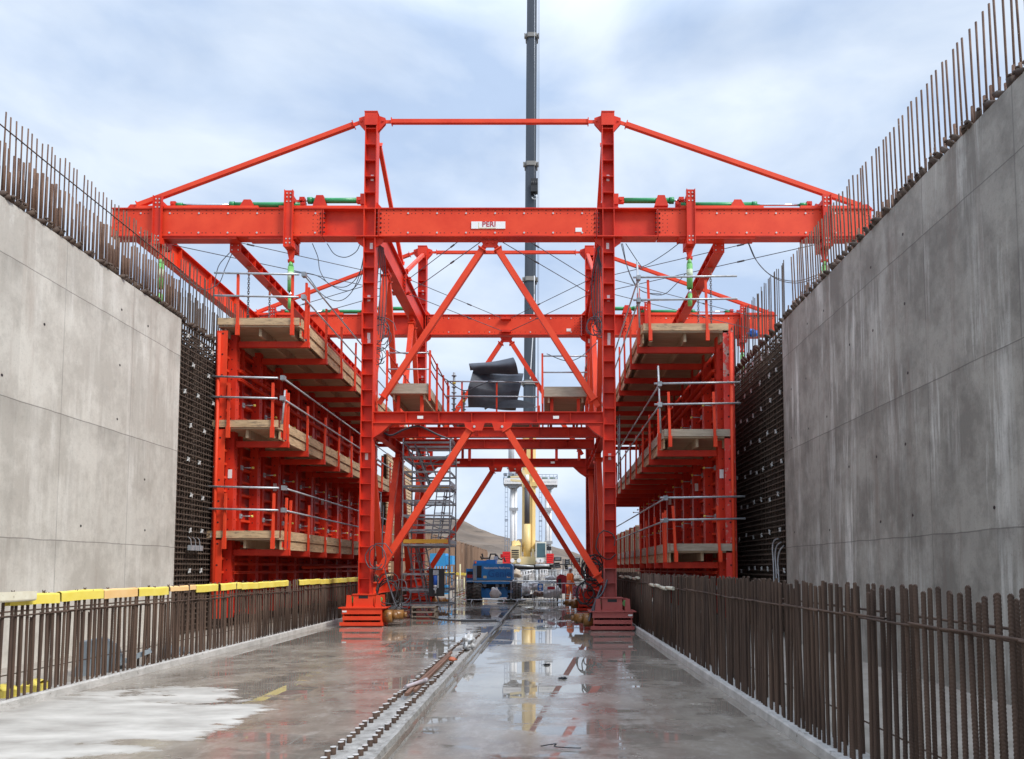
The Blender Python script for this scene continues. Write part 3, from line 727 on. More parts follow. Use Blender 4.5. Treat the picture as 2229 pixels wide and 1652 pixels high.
# ------------------------------------------------------------------ gantry
YN, YF = 22.6, 32.3
GX0, GX1 = xat(803, 800, YN), xat(1325, 800, YN)
ZB0, ZB1 = zat(521, YN), zat(459, YN)          # underside / top of the main beams
ZT = zat(252, YN)                              # tower tops
ZD0, ZD1 = zat(921, YN-.15), zat(896, YN-.15)  # deck-level cross beam
gantry = thing('formwork_gantry', 'huge red steel portal gantry straddling the slab on rail trolleys', 'gantry', ((GX0+GX1)/2, (YN+YF)/2, 0))
XE0, XE1 = xat(250, 490, YN), xat(1893, 490, YN)
SXN = [xat(p, 490, YN) for p in (828, 1298, 706, 1430)]
def stick(m, x, y, z, w_=.10, h_=.14): m.box((x-w_/2, y-.006, z-h_/2), (x+w_/2, y, z+h_/2))
def main_beam(Y, front):
    m = MB(); d = ZB1-ZB0; zc = (ZB0+ZB1)/2; segs_ = [(XE0, SXN[2], 1), (SXN[2], SXN[0], 0), (SXN[0], SXN[1], 1), (SXN[1], SXN[3], 0), (SXN[3], XE1, 1)]
    for a, b, k in segs_:
        m.mat(0)
        m.box((a+.01, Y-.22, ZB1-.035), (b-.01, Y+.22, ZB1)); m.box((a+.01, Y-.22, ZB0), (b-.01, Y+.22, ZB0+.035))
        if k:
            m.mat(1)
            m.box((a+.012, Y-.175, ZB0+.036), (b-.012, Y-.155, ZB1-.036)); m.mat(0); m.box((a+.012, Y+.155, ZB0+.036), (b-.012, Y+.175, ZB1-.036))
            n = int((b-a)/.225)
            for i in range(1, n):
                x = a + (b-a)*i/n
                for z in (ZB0+.13, ZB1-.17, ZB1-.075):
                    big = (i % 4 == 0) and z != ZB1-.075
                    m.mat(3 if big else 2); r = .030 if big else .018
                    m.tube((x, Y-.175-(.02 if big else .002), z), (x, Y-.1749, z), r, 6)
                    if big: m.mat(2); m.tube((x+.11, Y-.177, z), (x+.11, Y-.1749, z), .018, 6)
            for x in (a+.16, a+.30, b-.30, b-.16):
                for q in range(5): m.mat(2); m.tube((x, Y-.177, ZB0+.2+q*.12), (x, Y-.1749, ZB0+.2+q*.12), .016, 6)
        else:
            m.mat(0); m.box((a+.012, Y-.012, ZB0+.036), (b-.012, Y+.012, ZB1-.036))
        m.mat(0)
    for x in SXN:
        for dx in (-.035, .012): m.box((x+dx, Y-.2, ZB0+.037), (x+dx+.023, Y+.2, ZB1-.037))
        m.mat(2)
        for q in range(5):
            for s_ in (-1, 1): m.tube((x+s_*.037, Y-.19, ZB0+.15+q*.15), (x+s_*.075, Y-.19, ZB0+.15+q*.15), .028, 6)
        m.mat(0)
    o = m.build('main_beam', [RED, RED2, HOLE, BOLT], gantry)
    # plates on and under the flanges
    m = MB()
    for a, b in ((348, 560), (620, 668)):
        pass
    for s_, xs in ((1, ((300,565),(610,800))), (-1, ((1480,1660),(1740,1880)))):
        for a, b in xs: m.box((xat(a,455,YN), Y-.13, ZB1+.001), (xat(b,455,YN), Y+.13, ZB1+.11))
    m.loose('packing_plate', RED2, gantry)
    m = MB()
    for a, b in ((330,520),(545,650),(1475,1640),(1745,1850)): m.box((xat(a,525,YN), Y-.19, ZB0-.06), (xat(b,525,YN), Y+.19, ZB0-.001))
    m.loose('packing_plate', RED, gantry)
for Y, fr in ((YN, 1), (YF, 0)): main_beam(Y, fr)
# sign on the near beam
zc = zat(490, YN-.2); xs0, xs1 = xat(1026, 490, YN-.2), xat(1100, 490, YN-.2)
m = MB(); m.box((xs0, YN-.20, zat(497.5, YN-.2)), (xs1, YN-.182, zat(482, YN-.2))); sign = m.build('company_sign', LABELM, gantry, 'white sign board reading PERI')
xm = (xs0+xs1)/2; textmesh('PERI', .235, (xm+.02, YN-.207, zc+.025), PRED, sign, extrude=.001, bold=.004)
m = MB(); m.box((xm-.31, YN-.204, zc-.085), (xm-.295, YN-.201, zc+.08)); m.box((xm-.31, YN-.204, zc-.10), (xm+.24, YN-.201, zc-.086)); m.build('logo_bar', GOLD, sign)
for Y in (YN, YF):
    m = MB(); x = xat(1259, 500, YN); stick(m, x, Y-.178, zc-.14, .2, .13); m.loose('maker_label', LABELM, gantry)

def column(x, Y, ztop, zbot, low_mat, front):
    m = MB()
    zs = [(zbot, ZD0-.0), (ZD0, ZB0), (ZB1, ztop)]
    def seg(z0, z1, mi=0):
        m.mat(mi)
        for s_ in (-1, 1): m.box((x+s_*.175-.013, Y-.19, z0), (x+s_*.175+.013, Y+.19, z1))
        m.box((x-.162, Y-.008, z0), (x+.162, Y+.008, z1))
        n = max(1, round((z1-z0)/.49))
        for i in range(n+1):
            z = z0 + (z1-z0)*i/n; z = min(max(z, z0+.008), z1-.008); m.box((x-.161, Y-.18, z-.008), (x+.161, Y+.18, z+.008))
    if low_mat: seg(zbot, 1.75, 1); seg(1.75, ZB0)
    else: seg(zbot, ZB0)
    m.mat(0)
    seg(ZB1, ztop)
    # continuous stiffening over the beam depth
    for s_ in (-1, 1):
        for f in (-1, 1): m.box((x+s_*.175-.012, Y+f*.02, ZB0+.036), (x+s_*.175+.012, Y+f*.215, ZB1-.036))
    # cap and collar plates, gussets
    m.box((x-.21, Y-.22, ztop), (x+.21, Y+.22, ztop+.03)); m.mat(0)
    m.box((x-.205, Y-.205, ztop-.42), (x+.205, Y-.192, ztop-.002)); m.box((x-.205, Y+.192, ztop-.42), (x+.205, Y+.205, ztop-.002))
    for s_ in (-1, 1):
        m.prism([(x+s_*.19, ZB1+.001), (x+s_*.42, ZB1+.001), (x+s_*.19, ZB1+.25)], 'y', Y-.06, Y+.06)
        m.prism([(x+s_*.19, ZB0-.001), (x+s_*.45, ZB0-.001), (x+s_*.38, ZB0-.16), (x+s_*.19, ZB0-.30)], 'y', Y-.09, Y-.06)
    o = m.build('column', [RED, PINK], gantry)
    m = MB()
    for z in (ztop-2.05, ZB0-.22, ZB0-1.9, ZB0-3.3, 5.2, 9.0): stick(m, x+random.uniform(-.03,.03), Y-.195 if z > 99 else Y-.012, z, .09, .20)
    m.loose('maker_label', LABELM, o)
    # side lugs carrying the tie bars
    m = MB()
    for s_ in (-1, 1):
        m.prism([(x+s_*.19, ztop-.02), (x+s_*.42, ztop-.10), (x+s_*.42, ztop-.28), (x+s_*.19, ztop-.55)], 'y', Y-.05, Y-.02)
        m.prism([(x+s_*.19, ztop-.02), (x+s_*.42, ztop-.10), (x+s_*.42, ztop-.28), (x+s_*.19, ztop-.55)], 'y', Y+.02, Y+.05)
        m.tube((x+s_*.34, Y-.08, ztop-.2), (x+s_*.34, Y+.08, ztop-.2), .035, 8)
    m.build('tie_lug', RED, gantry)
for x in (GX0, GX1):
    for Y in (YN, YF): column(x, Y, ZT, .95 if x < 0 else .85, x > 0 and Y == YN, Y == YN)

def strut(p, q, w_, mt=None, name='brace', fork=True, up=(0,1,0)):
    p, q = Vector(p), Vector(q); d = (q-p).normalized(); m = MB()
    m.bar(p + d*.28, q - d*.28, w_, w_, up)
    if fork:
        for a, s_ in ((p, 1), (q, -1)):
            m.bar(a + d*s_*.02, a + d*s_*.30, .03, w_*.85, (0,0,1) if abs(d.z) < .9 else (1,0,0))
            m.bar(a + d*s_*.26, a + d*s_*.29, w_*1.5, w_*1.5, up)
    return m.build(name, mt or RED2, gantry)
for Y in (YN, YF):
    k = Y/YN
    zt = ZT-.2
    strut((GX0+.34, Y, zt), (GX1-.34, Y, zt), .125, name='tie_bar')
    strut((GX0-.34, Y, zt), (xat(283,453,YN), Y, zat(455,YN)+.02), .135, name='tie_bar')
    strut((GX1+.34, Y, zt), (xat(1888,455,YN), Y, zat(455,YN)+.02), .135, name='tie_bar')
    m = MB()
    for px in (290, 1884): m.prism([(xat(px,455,YN)-.25, ZB1+.001), (xat(px,455,YN)+.25, ZB1+.001), (xat(px,455,YN)+.08, ZB1+.2), (xat(px,455,YN)-.08, ZB1+.2)], 'y', Y-.03, Y+.03)
    m.build('tie_lug', RED, gantry)
    xm = xat(1067, 530, YN)
    # upper A-frame and lower A-frame
    strut((xm-.10, Y-.0, ZB0-.10), (xat(824,880,YN), Y, zat(880,YN)), .18)
    strut((xm+.10, Y-.0, ZB0-.10), (xat(1303,888,YN), Y, zat(886,YN)), .18)
    m = MB(); m.prism([(xm-.28, ZB0-.062), (xm+.28, ZB0-.062), (xm+.18, ZB0-.28), (xm-.18, ZB0-.28)], 'y', Y-.05, Y-.02); m.tube((xm-.1,Y-.1,ZB0-.14),(xm-.1,Y+.1,ZB0-.14),.03); m.tube((xm+.1,Y-.1,ZB0-.14),(xm+.1,Y+.1,ZB0-.14),.03); m.build('brace_gusset', RED, gantry)
    strut((xat(1034,925,YN), Y-.16, zat(922,YN)), (xat(822,1255,YN), Y-.16, zat(1252,YN)), .20)
    strut((xat(1094,925,YN), Y-.16, zat(922,YN)), (xat(1309,1270,YN), Y-.16, zat(1268,YN)), .20)
    # deck-level cross beam with stiffeners
    m = MB(); m.ibeam((GX0+.19, Y-.02, (ZD0+ZD1)/2), (GX1-.19, Y-.02, (ZD0+ZD1)/2), .30, ZD1-ZD0, stiff=.98)
    for px in (1034, 1094):
        x = xat(px, 915, YN); m.prism([(x-.32, ZD0-.001), (x+.32, ZD0-.001), (x+.24, ZD0-.24), (x-.24, ZD0-.24)], 'y', Y-.20, Y-.17)
        m.mat(1); m.tube((x, Y-.23, ZD0-.12), (x, Y-.2, ZD0-.12), .04, 8); m.mat(0)
    for s_, x in ((1, GX0), (-1, GX1)): m.prism([(x+s_*.19, ZD0-.001), (x+s_*.75, ZD0-.001), (x+s_*.45, ZD0-.28), (x+s_*.19, ZD0-.45)], 'y', Y-.12, Y+.08)
    b = m.build('deck_beam', [RED, BOLT], gantry)
    m = MB(); 
    for f in (.22, .78): stick(m, GX0+(GX1-GX0)*f, Y-.16, (ZD0+ZD1)/2, .18, .09)
    m.loose('maker_label', LABELM, b)
# intermediate deck beams, a little lower
for Y in (25.0, 27.4):
    m = MB(); z = (ZD0+ZD1)/2 - .12; m.ibeam((GX0+.15, Y, z+.12), (GX1-.15, Y, z+.12), .26, .34, stiff=.98); m.build('deck_beam', RED, gantry)
m = MB(); m.ibeam((GX0+.1, 31.4, 7.12), (GX1-.1, 31.4, 7.12), .26, .34, stiff=.98); m.build('deck_beam', RED, gantry)
for f in (.08, .30, .62, .80, .93):
    x = GX0+(GX1-GX0)*f; m = MB(); m.box((x-.06, 31.35, ZD1-.2), (x+.06, 31.47, 6.94)); m.build('short_post', RED, gantry)
for x in (GX0, GX1):
    s_ = 1 if x < 0 else -1
    # high longitudinal girders
    m = MB(); zc = (ZB0+ZB1)/2
    m.box((x-.2, YN+.23, ZB1-.035), (x+.2, YF-.23, ZB1)); m.box((x-.2, YN+.23, ZB0), (x+.2, YF-.23, ZB0+.035))
    m.box((x+.06, YN+.23, ZB0+.036), (x+.08, YF-.23, ZB1-.036)); m.box((x-.08, YN+.23, ZB0+.036), (x-.06, YF-.23, ZB1-.036))
    for y in (27.45,):
        m.box((x-.19, y-.03, ZB0+.037), (x+.19, y+.03, ZB1-.037)); m.mat(1)
        for q in range(5):
            for r_ in (-.06, .06): m.tube((x+s_*.14, y+r_, ZB0+.15+q*.14), (x+s_*.14, y+r_*1.8, ZB0+.15+q*.14), .026, 6)
        m.mat(0)
    m.build('long_girder', [RED, HOLE], gantry)
    # deck-level longitudinal and base beam
    m = MB(); m.ibeam((x, YN+.2, ZD0+.02), (x, YF-.2, ZD0+.02), .24, .34, stiff=1.2); m.build('deck_girder', RED, gantry)
    m = MB(); m.ibeam((x, YN+.2, 1.12), (x, YF-.2, 1.12), .26, .36, stiff=1.2); m.build('base_beam', RED2 if x < 0 else RED, gantry)
    # side bracing
    for y0, yc, y1 in ((YN+.25, 24.95, 27.2), (27.65, 29.9, YF-.25)):
        strut((x, yc-.12, ZB0-.1), (x, y0, ZD1+.15), .19, up=(1,0,0)); strut((x, yc+.12, ZB0-.1), (x, y1, ZD1+.15), .19, up=(1,0,0))
        strut((x, yc-.10, 1.40), (x, y0, ZD0-.2), .20, up=(1,0,0)); strut((x, yc+.10, 1.40), (x, y1, ZD0-.2), .20, up=(1,0,0))
        m = MB(); m.box((x-.1, yc-.3, ZB0-.17), (x+.1, yc+.3, ZB0-.001)); m.box((x-.1, yc-.28, 1.301), (x+.1, yc+.28, 1.42)); m.build('brace_gusset', RED, gantry)
    m = MB(); m.ibeam((x, 27.4, 1.3), (x, 27.4, ZD0-.16), .22, .24, up=(0,1,0), stiff=.8); m.build('short_post', RED, gantry)
# outer longitudinals along the beam ends and back stays of the towers
for px, s_ in ((283, 1),):
    x = xat(px, 520, YN)
    m = MB(); m.ibeam((x+s_*.2, YN+.25, (ZB0+ZB1)/2-.02), (x+s_*.2, YF-.25, (ZB0+ZB1)/2-.02), .34, .8, stiff=2.4); m.build('edge_girder', RED2, gantry)
strut((GX0+.1, YN+.3, ZT-.5), (GX0+.1, 27.3, ZB1+.05), .13, up=(1,0,0)); strut((GX0+.1, YF-.3, ZT-.4), (GX0+.1, 27.6, ZB1+.05), .13, up=(1,0,0))
strut((GX1-.1, YN+.3, ZT-.5), (GX1-.1, 27.3, ZB1+.05), .13, up=(1,0,0)); strut((GX1-.1, YF-.3, ZT-.4), (GX1-.1, 27.6, ZB1+.05), .13, up=(1,0,0))
# wind wires, a plan cross at the girder level
def wire(p, q):
    m = MB(); m.path([p, q], .014, 5); c = Vector(p).lerp(Vector(q), .62); d = (Vector(q)-Vector(p)).normalized(); m.tube(c-d*.12, c+d*.12, .03, 6); m.build('bracing_wire', CABLE, gantry)
xm = xat(1067, 530, YN)
for zz in (ZB0+.15, ZB1-.2):
    for x, xe in ((GX0+.25, XE0+.8), (GX1-.25, XE1-.8)):
        s_ = 1 if x < 0 else -1
        wire((x, 27.4+.2, zz), (xm-s_*.2, YN+.3, zz)); wire((x, 27.4+.2, zz), (xm-s_*.2, YF-.3, zz))
        xw = x-s_*.5; wire((xw, 27.4, zz), (xe, YN+.3, zz)); wire((xw, 27.4, zz), (xe, YF-.3, zz))
m = MB()
for x in (xm,):
    for z in (ZB0+.15, ZB1-.2): m.box((x-.22, YF-.32, z-.05), (x+.22, YF-.18, z+.05))
for x in (GX0, GX1):
    for z in (ZB0+.15, ZB1-.2):
        for s_ in (-1, 1): m.bar((x+s_*.08, 27.5, z), (x+s_*.35, 27.7, z), .08, .06); m.bar((x+s_*.08, 27.7, z), (x+s_*.35, 27.45, z), .08, .06)
m.build('wire_anchor', RED, gantry)

# hangers with jacks, and the horizontal rams on top
def hanger(x, Y, ztop, zbot):
    m = MB()
    for f in (-1, 1):
        for s_ in (-1, 1): m.box((x+s_*.125-.012, Y+f*.25, zbot), (x+s_*.125+.012, Y+f*.36, ztop))
        m.box((x-.112, Y+f*.30-.008, zbot), (x+.112, Y+f*.30+.008, ztop))
        m.mat(1)
        for z in (ztop-.10, ztop-.22, ztop-.36, zbot+.12, zbot+.25):
            for s_ in (-.055, .055): m.tube((x+s_, Y+f*.30, z), (x+s_, Y+f*.325, z), .024, 6)
        m.mat(0)
    m.box((x-.13, Y-.25, ztop-.30), (x+.13, Y+.25, ztop-.14)); m.box((x-.15, Y-.249, zbot+.02), (x+.15, Y+.249, zbot+.22))
    h = m.build('hanger_frame', [RED, BOLT], gantry)
    m = MB(); m.prism([(x-.12, zbot-.0), (x+.12, zbot), (x+.05, zbot-.3), (x-.05, zbot-.3)], 'y', Y-.05, Y+.05); m.tube((x-.09, Y, zbot-.33), (x+.09, Y, zbot-.33), .06); m.build('pin_block', RED, h)
    m = MB(); m.tube((x, Y, zbot-.36), (x, Y, zbot-.52), .05, 8, .09); m.tube((x, Y, zbot-.52), (x, Y, zbot-1.30), .095, 12)
    m.mat(1); m.tube((x, Y, zbot-.7), (x, Y, zbot-.98), .099, 12); m.mat(2); m.tube((x, Y, zbot-1.3), (x, Y, zbot-1.5), .05, 10); m.mat(0); m.tube((x, Y, zbot-1.48), (x, Y, zbot-1.85), .07, 10)
    j = m.build('lifting_jack', [LGREEN, mat('faded_green_tag', (.5,.6,.42), rough=.6) if 'faded_green_tag' not in bpy.data.materials else bpy.data.materials['faded_green_tag'], CHROME], h)
def ram(xa, xb, xc, Y, z, r=.085):
    """cylinder xa..xb, rod xb..xc"""
    m = MB(); m.tube((xa, Y, z), (xb, Y, z), r, 14); s_ = 1 if xc > xb else -1
    m.tube((xb-s_*.12, Y, z), (xb+s_*.02, Y, z), r*1.25, 14)
    c = m.build('hydraulic_ram', GREEN, gantry)
    m = MB(); m.tube((xb, Y, z), (xc, Y, z), r*.42, 10)
    if abs(xc-xb) > .3: m.mat(1); m.tube((xc-s_*.2, Y, z), (xc, Y, z), r*.8, 10)
    m.build('piston_rod', [CHROME, GREEN], c)
    m = MB()
    xc2 = xa*.25+xb*.75
    m.prism([(xc2-.22, ZB1+.112), (xc2+.22, ZB1+.112), (xc2+.11, z+.12), (xc2-.11, z+.12)], 'y', Y-.12, Y+.12)
    m.build('ram_saddle', RED, c)
    for xq, d in ((xa, -s_), (xc, s_)): m = MB(); m.box((xq, Y-.07, z-.09), (xq+d*.16, Y+.07, z+.09)); m.tube((xq+d*.10, Y-.12, z), (xq+d*.10, Y+.12, z), .05, 8); m.build('clevis', RED, c)
for Y in (YN, YF):
    for pa in ((343, 437, 540), (1783, 434, 545)): hanger(xat(pa[0]+10, 500, YN), Y, zat(pa[1], YN), zat(pa[2], YN))
    for pa in ((626, 425, 546), (1491, 423, 540)): hanger(xat(pa[0]+9, 500, YN), Y, zat(pa[1], YN), zat(pa[2], YN))
    z1, z2 = zat(446, YN), zat(436.5, YN)
    ram(xat(655,446,YN), xat(503,446,YN), xat(384,447,YN), Y, z1+.0); ram(xat(777,437,YN), xat(672,437,YN), xat(664,437,YN), Y, z2)
    ram(xat(1481,446,YN), xat(1645,446,YN), xat(1755,447,YN), Y, z1); ram(xat(1358,436,YN), xat(1465,436,YN), xat(1477,436,YN), Y, z2)
    m = MB()
    for x, s_ in ((GX0, -1), (GX1, 1)): m.box((x+s_*.19, Y-.10, z2-.16), (x+s_*.33, Y+.10, z2+.18)); m.box((x+s_*.33, Y-.05, z2-.08), (x+s_*.46, Y+.05, z2+.08))
    m.build('ram_bracket', RED, gantry)

# rail trolleys
def trolley(x, Yc, zf, pm, rm, side):
    zt_ = zf + .58; y0, y1 = Yc-.45, Yc+.45; m = MB()
    m.box((x-.70, y0-.03, zt_-.03), (x+.70, y1+.03, zt_)); m.box((x-.60, y0, zf+.38), (x+.60, y0+.02, zt_-.031))
    m.box((x-.58, y0+.005, zf+.20), (x+.58, y0+.025, zf+.32)); m.box((x-.66, y0-.02, zf+.04), (x+.64, y0+.02, zf+.14)); m.box((x-.62, y0, zf+.02), (x+.60, y1, zf+.05))
    for s_ in (-1, 1):
        m.box((x+s_*.56-.015, y0+.03, zf+.051), (x+s_*.56+.015, y1, zt_-.032))
    m.box((x-.60, y1-.02, zf+.06), (x+.60, y1, zt_-.035))
    t = m.build('rail_trolley', pm, gantry, None)
    m = MB()
    for s_ in (-.3, .3): m.tube((x+s_-.06, Yc, zf+.18), (x+s_+.06, Yc, zf+.18), .17, 16)
    m.build('rail_wheel', BLACK, t)
    m = MB(); m.box((x-.30, Yc-.3, zt_+.02), (x+.30, Yc+.3, .95+zf)); m.box((x-.33, Yc-.33, zt_+.001), (x+.33, Yc+.33, zt_+.03)); m.box((x-.33, Yc-.33, .951+zf), (x+.33, Yc+.33, .975+zf))
    m.mat(1); m.box((x-.14, Yc-.303, zf+.84), (x+.14, Yc-.299, zf+.93)); m.build('foot_box', [pm, BLACK], t)
    m = MB()
    for s_ in (-1, 1): m.prism([(x+s_*.44-.07, zt_+.001), (x+s_*.44+.10, zt_+.001), (x+s_*.44+.08, zt_+.36), (x+s_*.44-.05, zt_+.36)], 'y', y0+.1, y0+.16); m.prism([(x+s_*.44-.07, zt_+.001), (x+s_*.44+.10, zt_+.001), (x+s_*.44+.08, zt_+.36), (x+s_*.44-.05, zt_+.36)], 'y', y1-.2, y1-.14)
    m.build('ram_lug', pm, t)
    m = MB()
    for s_ in (-1, 1): m.tube((x+s_*.42, Yc-.1, zt_+.22), (x+s_*.42, Yc+.25, zt_+.22), .10, 12, .05)
    m.build('steering_ram', LGREEN, t)
    m = MB(); s_ = side; m.tube((x+s_*.58, Yc-.1, zf+.30), (x+s_*.86, Yc-.1, zf+.30), .20, 14); m.tube((x+s_*.86, Yc-.1, zf+.30), (x+s_*1.0, Yc-.1, zf+.34), .11, 12); m.tube((x+s_*.62, Yc+.25, zf+.32), (x+s_*1.10, Yc+.32, zf+.32), .15, 12); m.tube((x+s_*1.10, Yc+.32, zf+.32), (x+s_*1.2, Yc+.33, zf+.32), .09, 10)
    m.build('drive_motor', MOTOR, t)
    m = MB(); stick(m, x + (-.52 if x < 0 else .52), y0-.002, zf+.46, .13, .05); m.loose('maker_label', LABELM, t)
    return t
for Y in (YN, YF):
    trolley(xat(797,1300,YN), Y-.05, 0, RED2 if Y == YN else RED, RED, 1)
    trolley(GX1+.02, Y-.25 if Y == YN else Y, ZR, PINK if Y == YN else RED, RED, -1)
# rail beams hidden under trolleys, steel rails on the slab
# ------------------------------------------------------------------ spreader beams and chains
def chain(x, y, z0, z1, label):
    t = thing('lifting_chain', label, 'chain', (x, y, z0), 0, 'lifting chains under the spreader beams')
    m = MB(); n = int((z1-z0-.35)/.075)
    for i in range(n):
        z = z0 + .1 + i*.075; a = (i % 2)*math.pi/2; ca, sa = math.cos(a)*.03, math.sin(a)*.03
        pts = [(x+ca, y+sa, z-.03), (x+ca*.6, y+sa*.6, z-.052), (x, y, z-.058), (x-ca*.6, y-sa*.6, z-.052), (x-ca, y-sa, z-.03), (x-ca, y-sa, z+.03), (x, y, z+.052), (x+ca, y+sa, z+.03), (x+ca, y+sa, z-.03)]
        m.path(pts, .0105, 5)
    m.build('links', CHAINM, t)
    m = MB(); m.prism([(x-.09, z1), (x+.09, z1), (x, z1-.2)], 'y', y-.02, y+.02); m.tube((x, y, z1-.16), (x, y, z1-.30), .04, 8); m.tube((x, y, z0+.12), (x, y, z0-.05), .045, 8); m.build('shackle', mat_or('shackle_red', (.45,.12,.07)), t)
FY0, PIT = 21.3, 1.82
for px, yy, nm in ((512, 1, 'pale'), (1565, -1, 'streaked')):
    x = xat(px, 545, 22.8); zt_, zb_ = zat(528, 22.8), zat(549, 22.8)
    t = thing('spreader_beam', 'long red spreader beam hung parallel to the %s wall above the top platform' % nm, 'beam', (x, 30, zb_))
    m = MB(); m.ibeam((x, 22.82, (zt_+zb_)/2), (x, 40.5, (zt_+zb_)/2), .34, zt_-zb_, stiff=.6); m.build('rolled_section', RED, t)
    m = MB(); m.box((x-.175, 22.8, zb_-.01), (x+.175, 22.819, zt_+.01)); m.mat(1)
    for a in (-.1, .1):
        for b in (.07, .22): m.tube((x+a, 22.78, zb_+b), (x+a, 22.8, zb_+b), .02, 6)
    m.build('end_plate', [RED, BOLT], t)
    if nm == 'pale': ys = [23.9, 25.75, 29.4, 31.2, 33.0, 34.9]
    else: ys = [24.0, 26.0, 29.4, 31.2]
    for i, y in enumerate(ys):
        chain(x, y, 8.55, zb_, ('chain %s from the near end of the spreader beam by the %s wall' % (ords[i], nm)))
for c in [o for o in bpy.data.objects if o.name.startswith('lifting_chain')]: pass

# ------------------------------------------------------------------ wall formwork and its platforms
def post(m, x, y, z0, z1, face=0):
    m.box((x-.035, y-.035, z0), (x+.035, y+.035, z1))
def make_formwork(left):
    s_ = -1 if left else 1; nm = 'pale' if left else 'streaked'
    X = xat(466, 1000, FY0) if left else xat(1600, 1000, FY0)
    Y0, Y1 = FY0, 41.2; zt_, zb_ = (8.75, .30)
    f = thing('wall_formwork', 'tall red steel wall form with ribs and columns facing the %s wall' % nm, 'formwork', (X, (Y0+Y1)/2, 0))
    inn = -s_                                   # direction towards the gantry
    m = MB(); m.box((X, Y0, zb_), (X+s_*.02, Y1, zt_)); m.build('steel_skin', RED, f)
    m = MB(); z = zb_+.1
    while z < zt_:
        m.box((X+inn*.001, Y0+.20, z), (X+inn*.20, Y1, z+.07)); z += .40
    m.build('rib', RED2, f)
    m = MB()
    # leading edge column with pipe
    m.box((X+inn*.001, Y0, zb_), (X+inn*.02, Y0+.16, zt_+.0)); m.box((X+inn*.02, Y0, zb_), (X+inn*.30, Y0+.02, zt_)); m.mat(1)
    z = zb_+.3
    while z < zt_: m.tube((X+inn*.16, Y0-.006, z), (X+inn*.16, Y0, z), .03, 8); z += .62
    m.build('edge_angle', [REDW if not left else RED2, HOLE], f)
    m = MB(); m.tube((X+inn*.09, Y0-.07, zb_), (X+inn*.09, Y0-.07, zt_-.1), .05, 10); m.build('edge_pipe', RED2, f)
    for k in range(11):
        y = 21.65 + .35 + k*PIT; y = 21.65 + k*PIT
        if y > Y1: break
        m = MB(); m.box((X+inn*.15, y+.06, zb_), (X+inn*.40, y+.08, zt_)); m.box((X+inn*.15, y+.30, zb_), (X+inn*.40, y+.32, zt_)); m.box((X+inn*.38, y+.081, zb_), (X+inn*.40, y+.299, zt_))
        m.box((X+inn*.205, y+.08, zb_), (X+inn*.215, y+.30, zt_))
        m.mat(1); z = zb_+.2
        while z < zt_-.1:
            m.tube((X+inn*.27, y+.055, z), (X+inn*.27, y+.0599, z), .022, 6); m.tube((X+inn*.402, y+.19, z), (X+inn*.4001, y+.19, z), .022, 6); z += .3
        m.build('soldier', [RED, HOLE], f)
        m = MB()
        for d in (0, .09): m.box((X+inn*.15, y+.86+d, zb_+.1), (X+inn*.27, y+.90+d, zt_-.2))
        m.build('twin_rail', RED, f)
        m = MB()
        for zc in (1.15, 3.35, 4.85, 6.8):
            m.tube((X+inn*.25, y+.93, zc), (X+inn*.62, y+.93, zc), .018, 6); m.box((X+inn*.27, y+.86, zc-.07), (X+inn*.31, y+1.0, zc+.07)); m.mat(1); m.tube((X+inn*.60, y+.93, zc), (X+inn*.66, y+.93, zc), .035, 8); m.mat(0)
        m.build('tie_rod', [GALV, YEL], f)
        if k in (0, 2, 5):
            m = MB(); stick(m, X+inn*.3, y+.058, 4.55, .12, .26); m.loose('maker_label', LABELM, f)
    for zc in (7.55, 1.75):
        m = MB(); xw = X+inn*.48
        for d in (-.13, .13):
            m.box((xw-.05, Y0+.5, zc+d-.035), (xw+.05, Y1, zc+d-.02)); m.box((xw-.05, Y0+.5, zc+d+.02), (xw+.05, Y1, zc+d+.035)); m.box((xw-.008, Y0+.5, zc+d-.0199), (xw+.008, Y1, zc+d+.0199))
        m.build('waler', RED2, f)
    m = MB(); m.tube((X+inn*.62, 27.5, 1.78), (X+inn*.85, 36, 1.85), .06, 10); m.build('push_pull_prop', RED2, f)
    # platforms
    if left: lv = [('lowest', 451, 608, 1171, 2.56), ('middle', 463, 606, 930, 5.68), ('top', 475, 652, 708, 8.6)]
    else: lv = [('lowest', 1602, 1459, 1199, 2.24), ('middle', 1592, 1446, 950, 5.49), ('top', 1585, 1400, 720, 8.5)]
    for nmv, pa, pb, py, _ in lv:
        xo, xi = xat(pa, py, FY0), xat(pb, py, FY0)     # outer (by the form) and inner edges
        zd = zat(py, FY0)
        p = thing('work_platform', '%s timber platform with red posts on the form by the %s wall' % (nmv, nm), 'platform', (xi, 30, zd), 0, 'work platforms on the wall forms')
        m = MB(); m.box((xo, Y0, zd-.05), (xi, Y1, zd)); m.build('deck', PLY, p)
        # joists under the deck: three long timbers
        m = MB()
        for fr in (.10, .5, .93):
            xx = xi + (xo-xi)*fr; m.box((xx-.04, Y0+.12, zd-.29), (xx+.04, Y1, zd-.051))
        m.build('joist', PLY, p)
        m = MB(); m.box((xi-inn*.04, Y0+.14, zd-.33), (xi-inn*.0, Y1, zd-.052)); m.build('edge_joist', WOOD, p)
        tw = WOOD if (left or nmv == 'top') else WOODG
        m = MB()
        m.box((xo, Y0-.04, zd+.002), (xi, Y0, zd+.21)); m.build('toe_board', tw, p)
        m = MB(); y = Y0+.1
        while y < Y1:
            m.box((xi, y, zd+.002), (xi+inn*.04, min(y+3.9, Y1), zd+.22)); y += 3.95
        m.box((xi-inn*.02, Y0+.06, zd-.048), (xi+inn*.045, Y1, zd-.004))
        m.build('toe_board', tw, p)
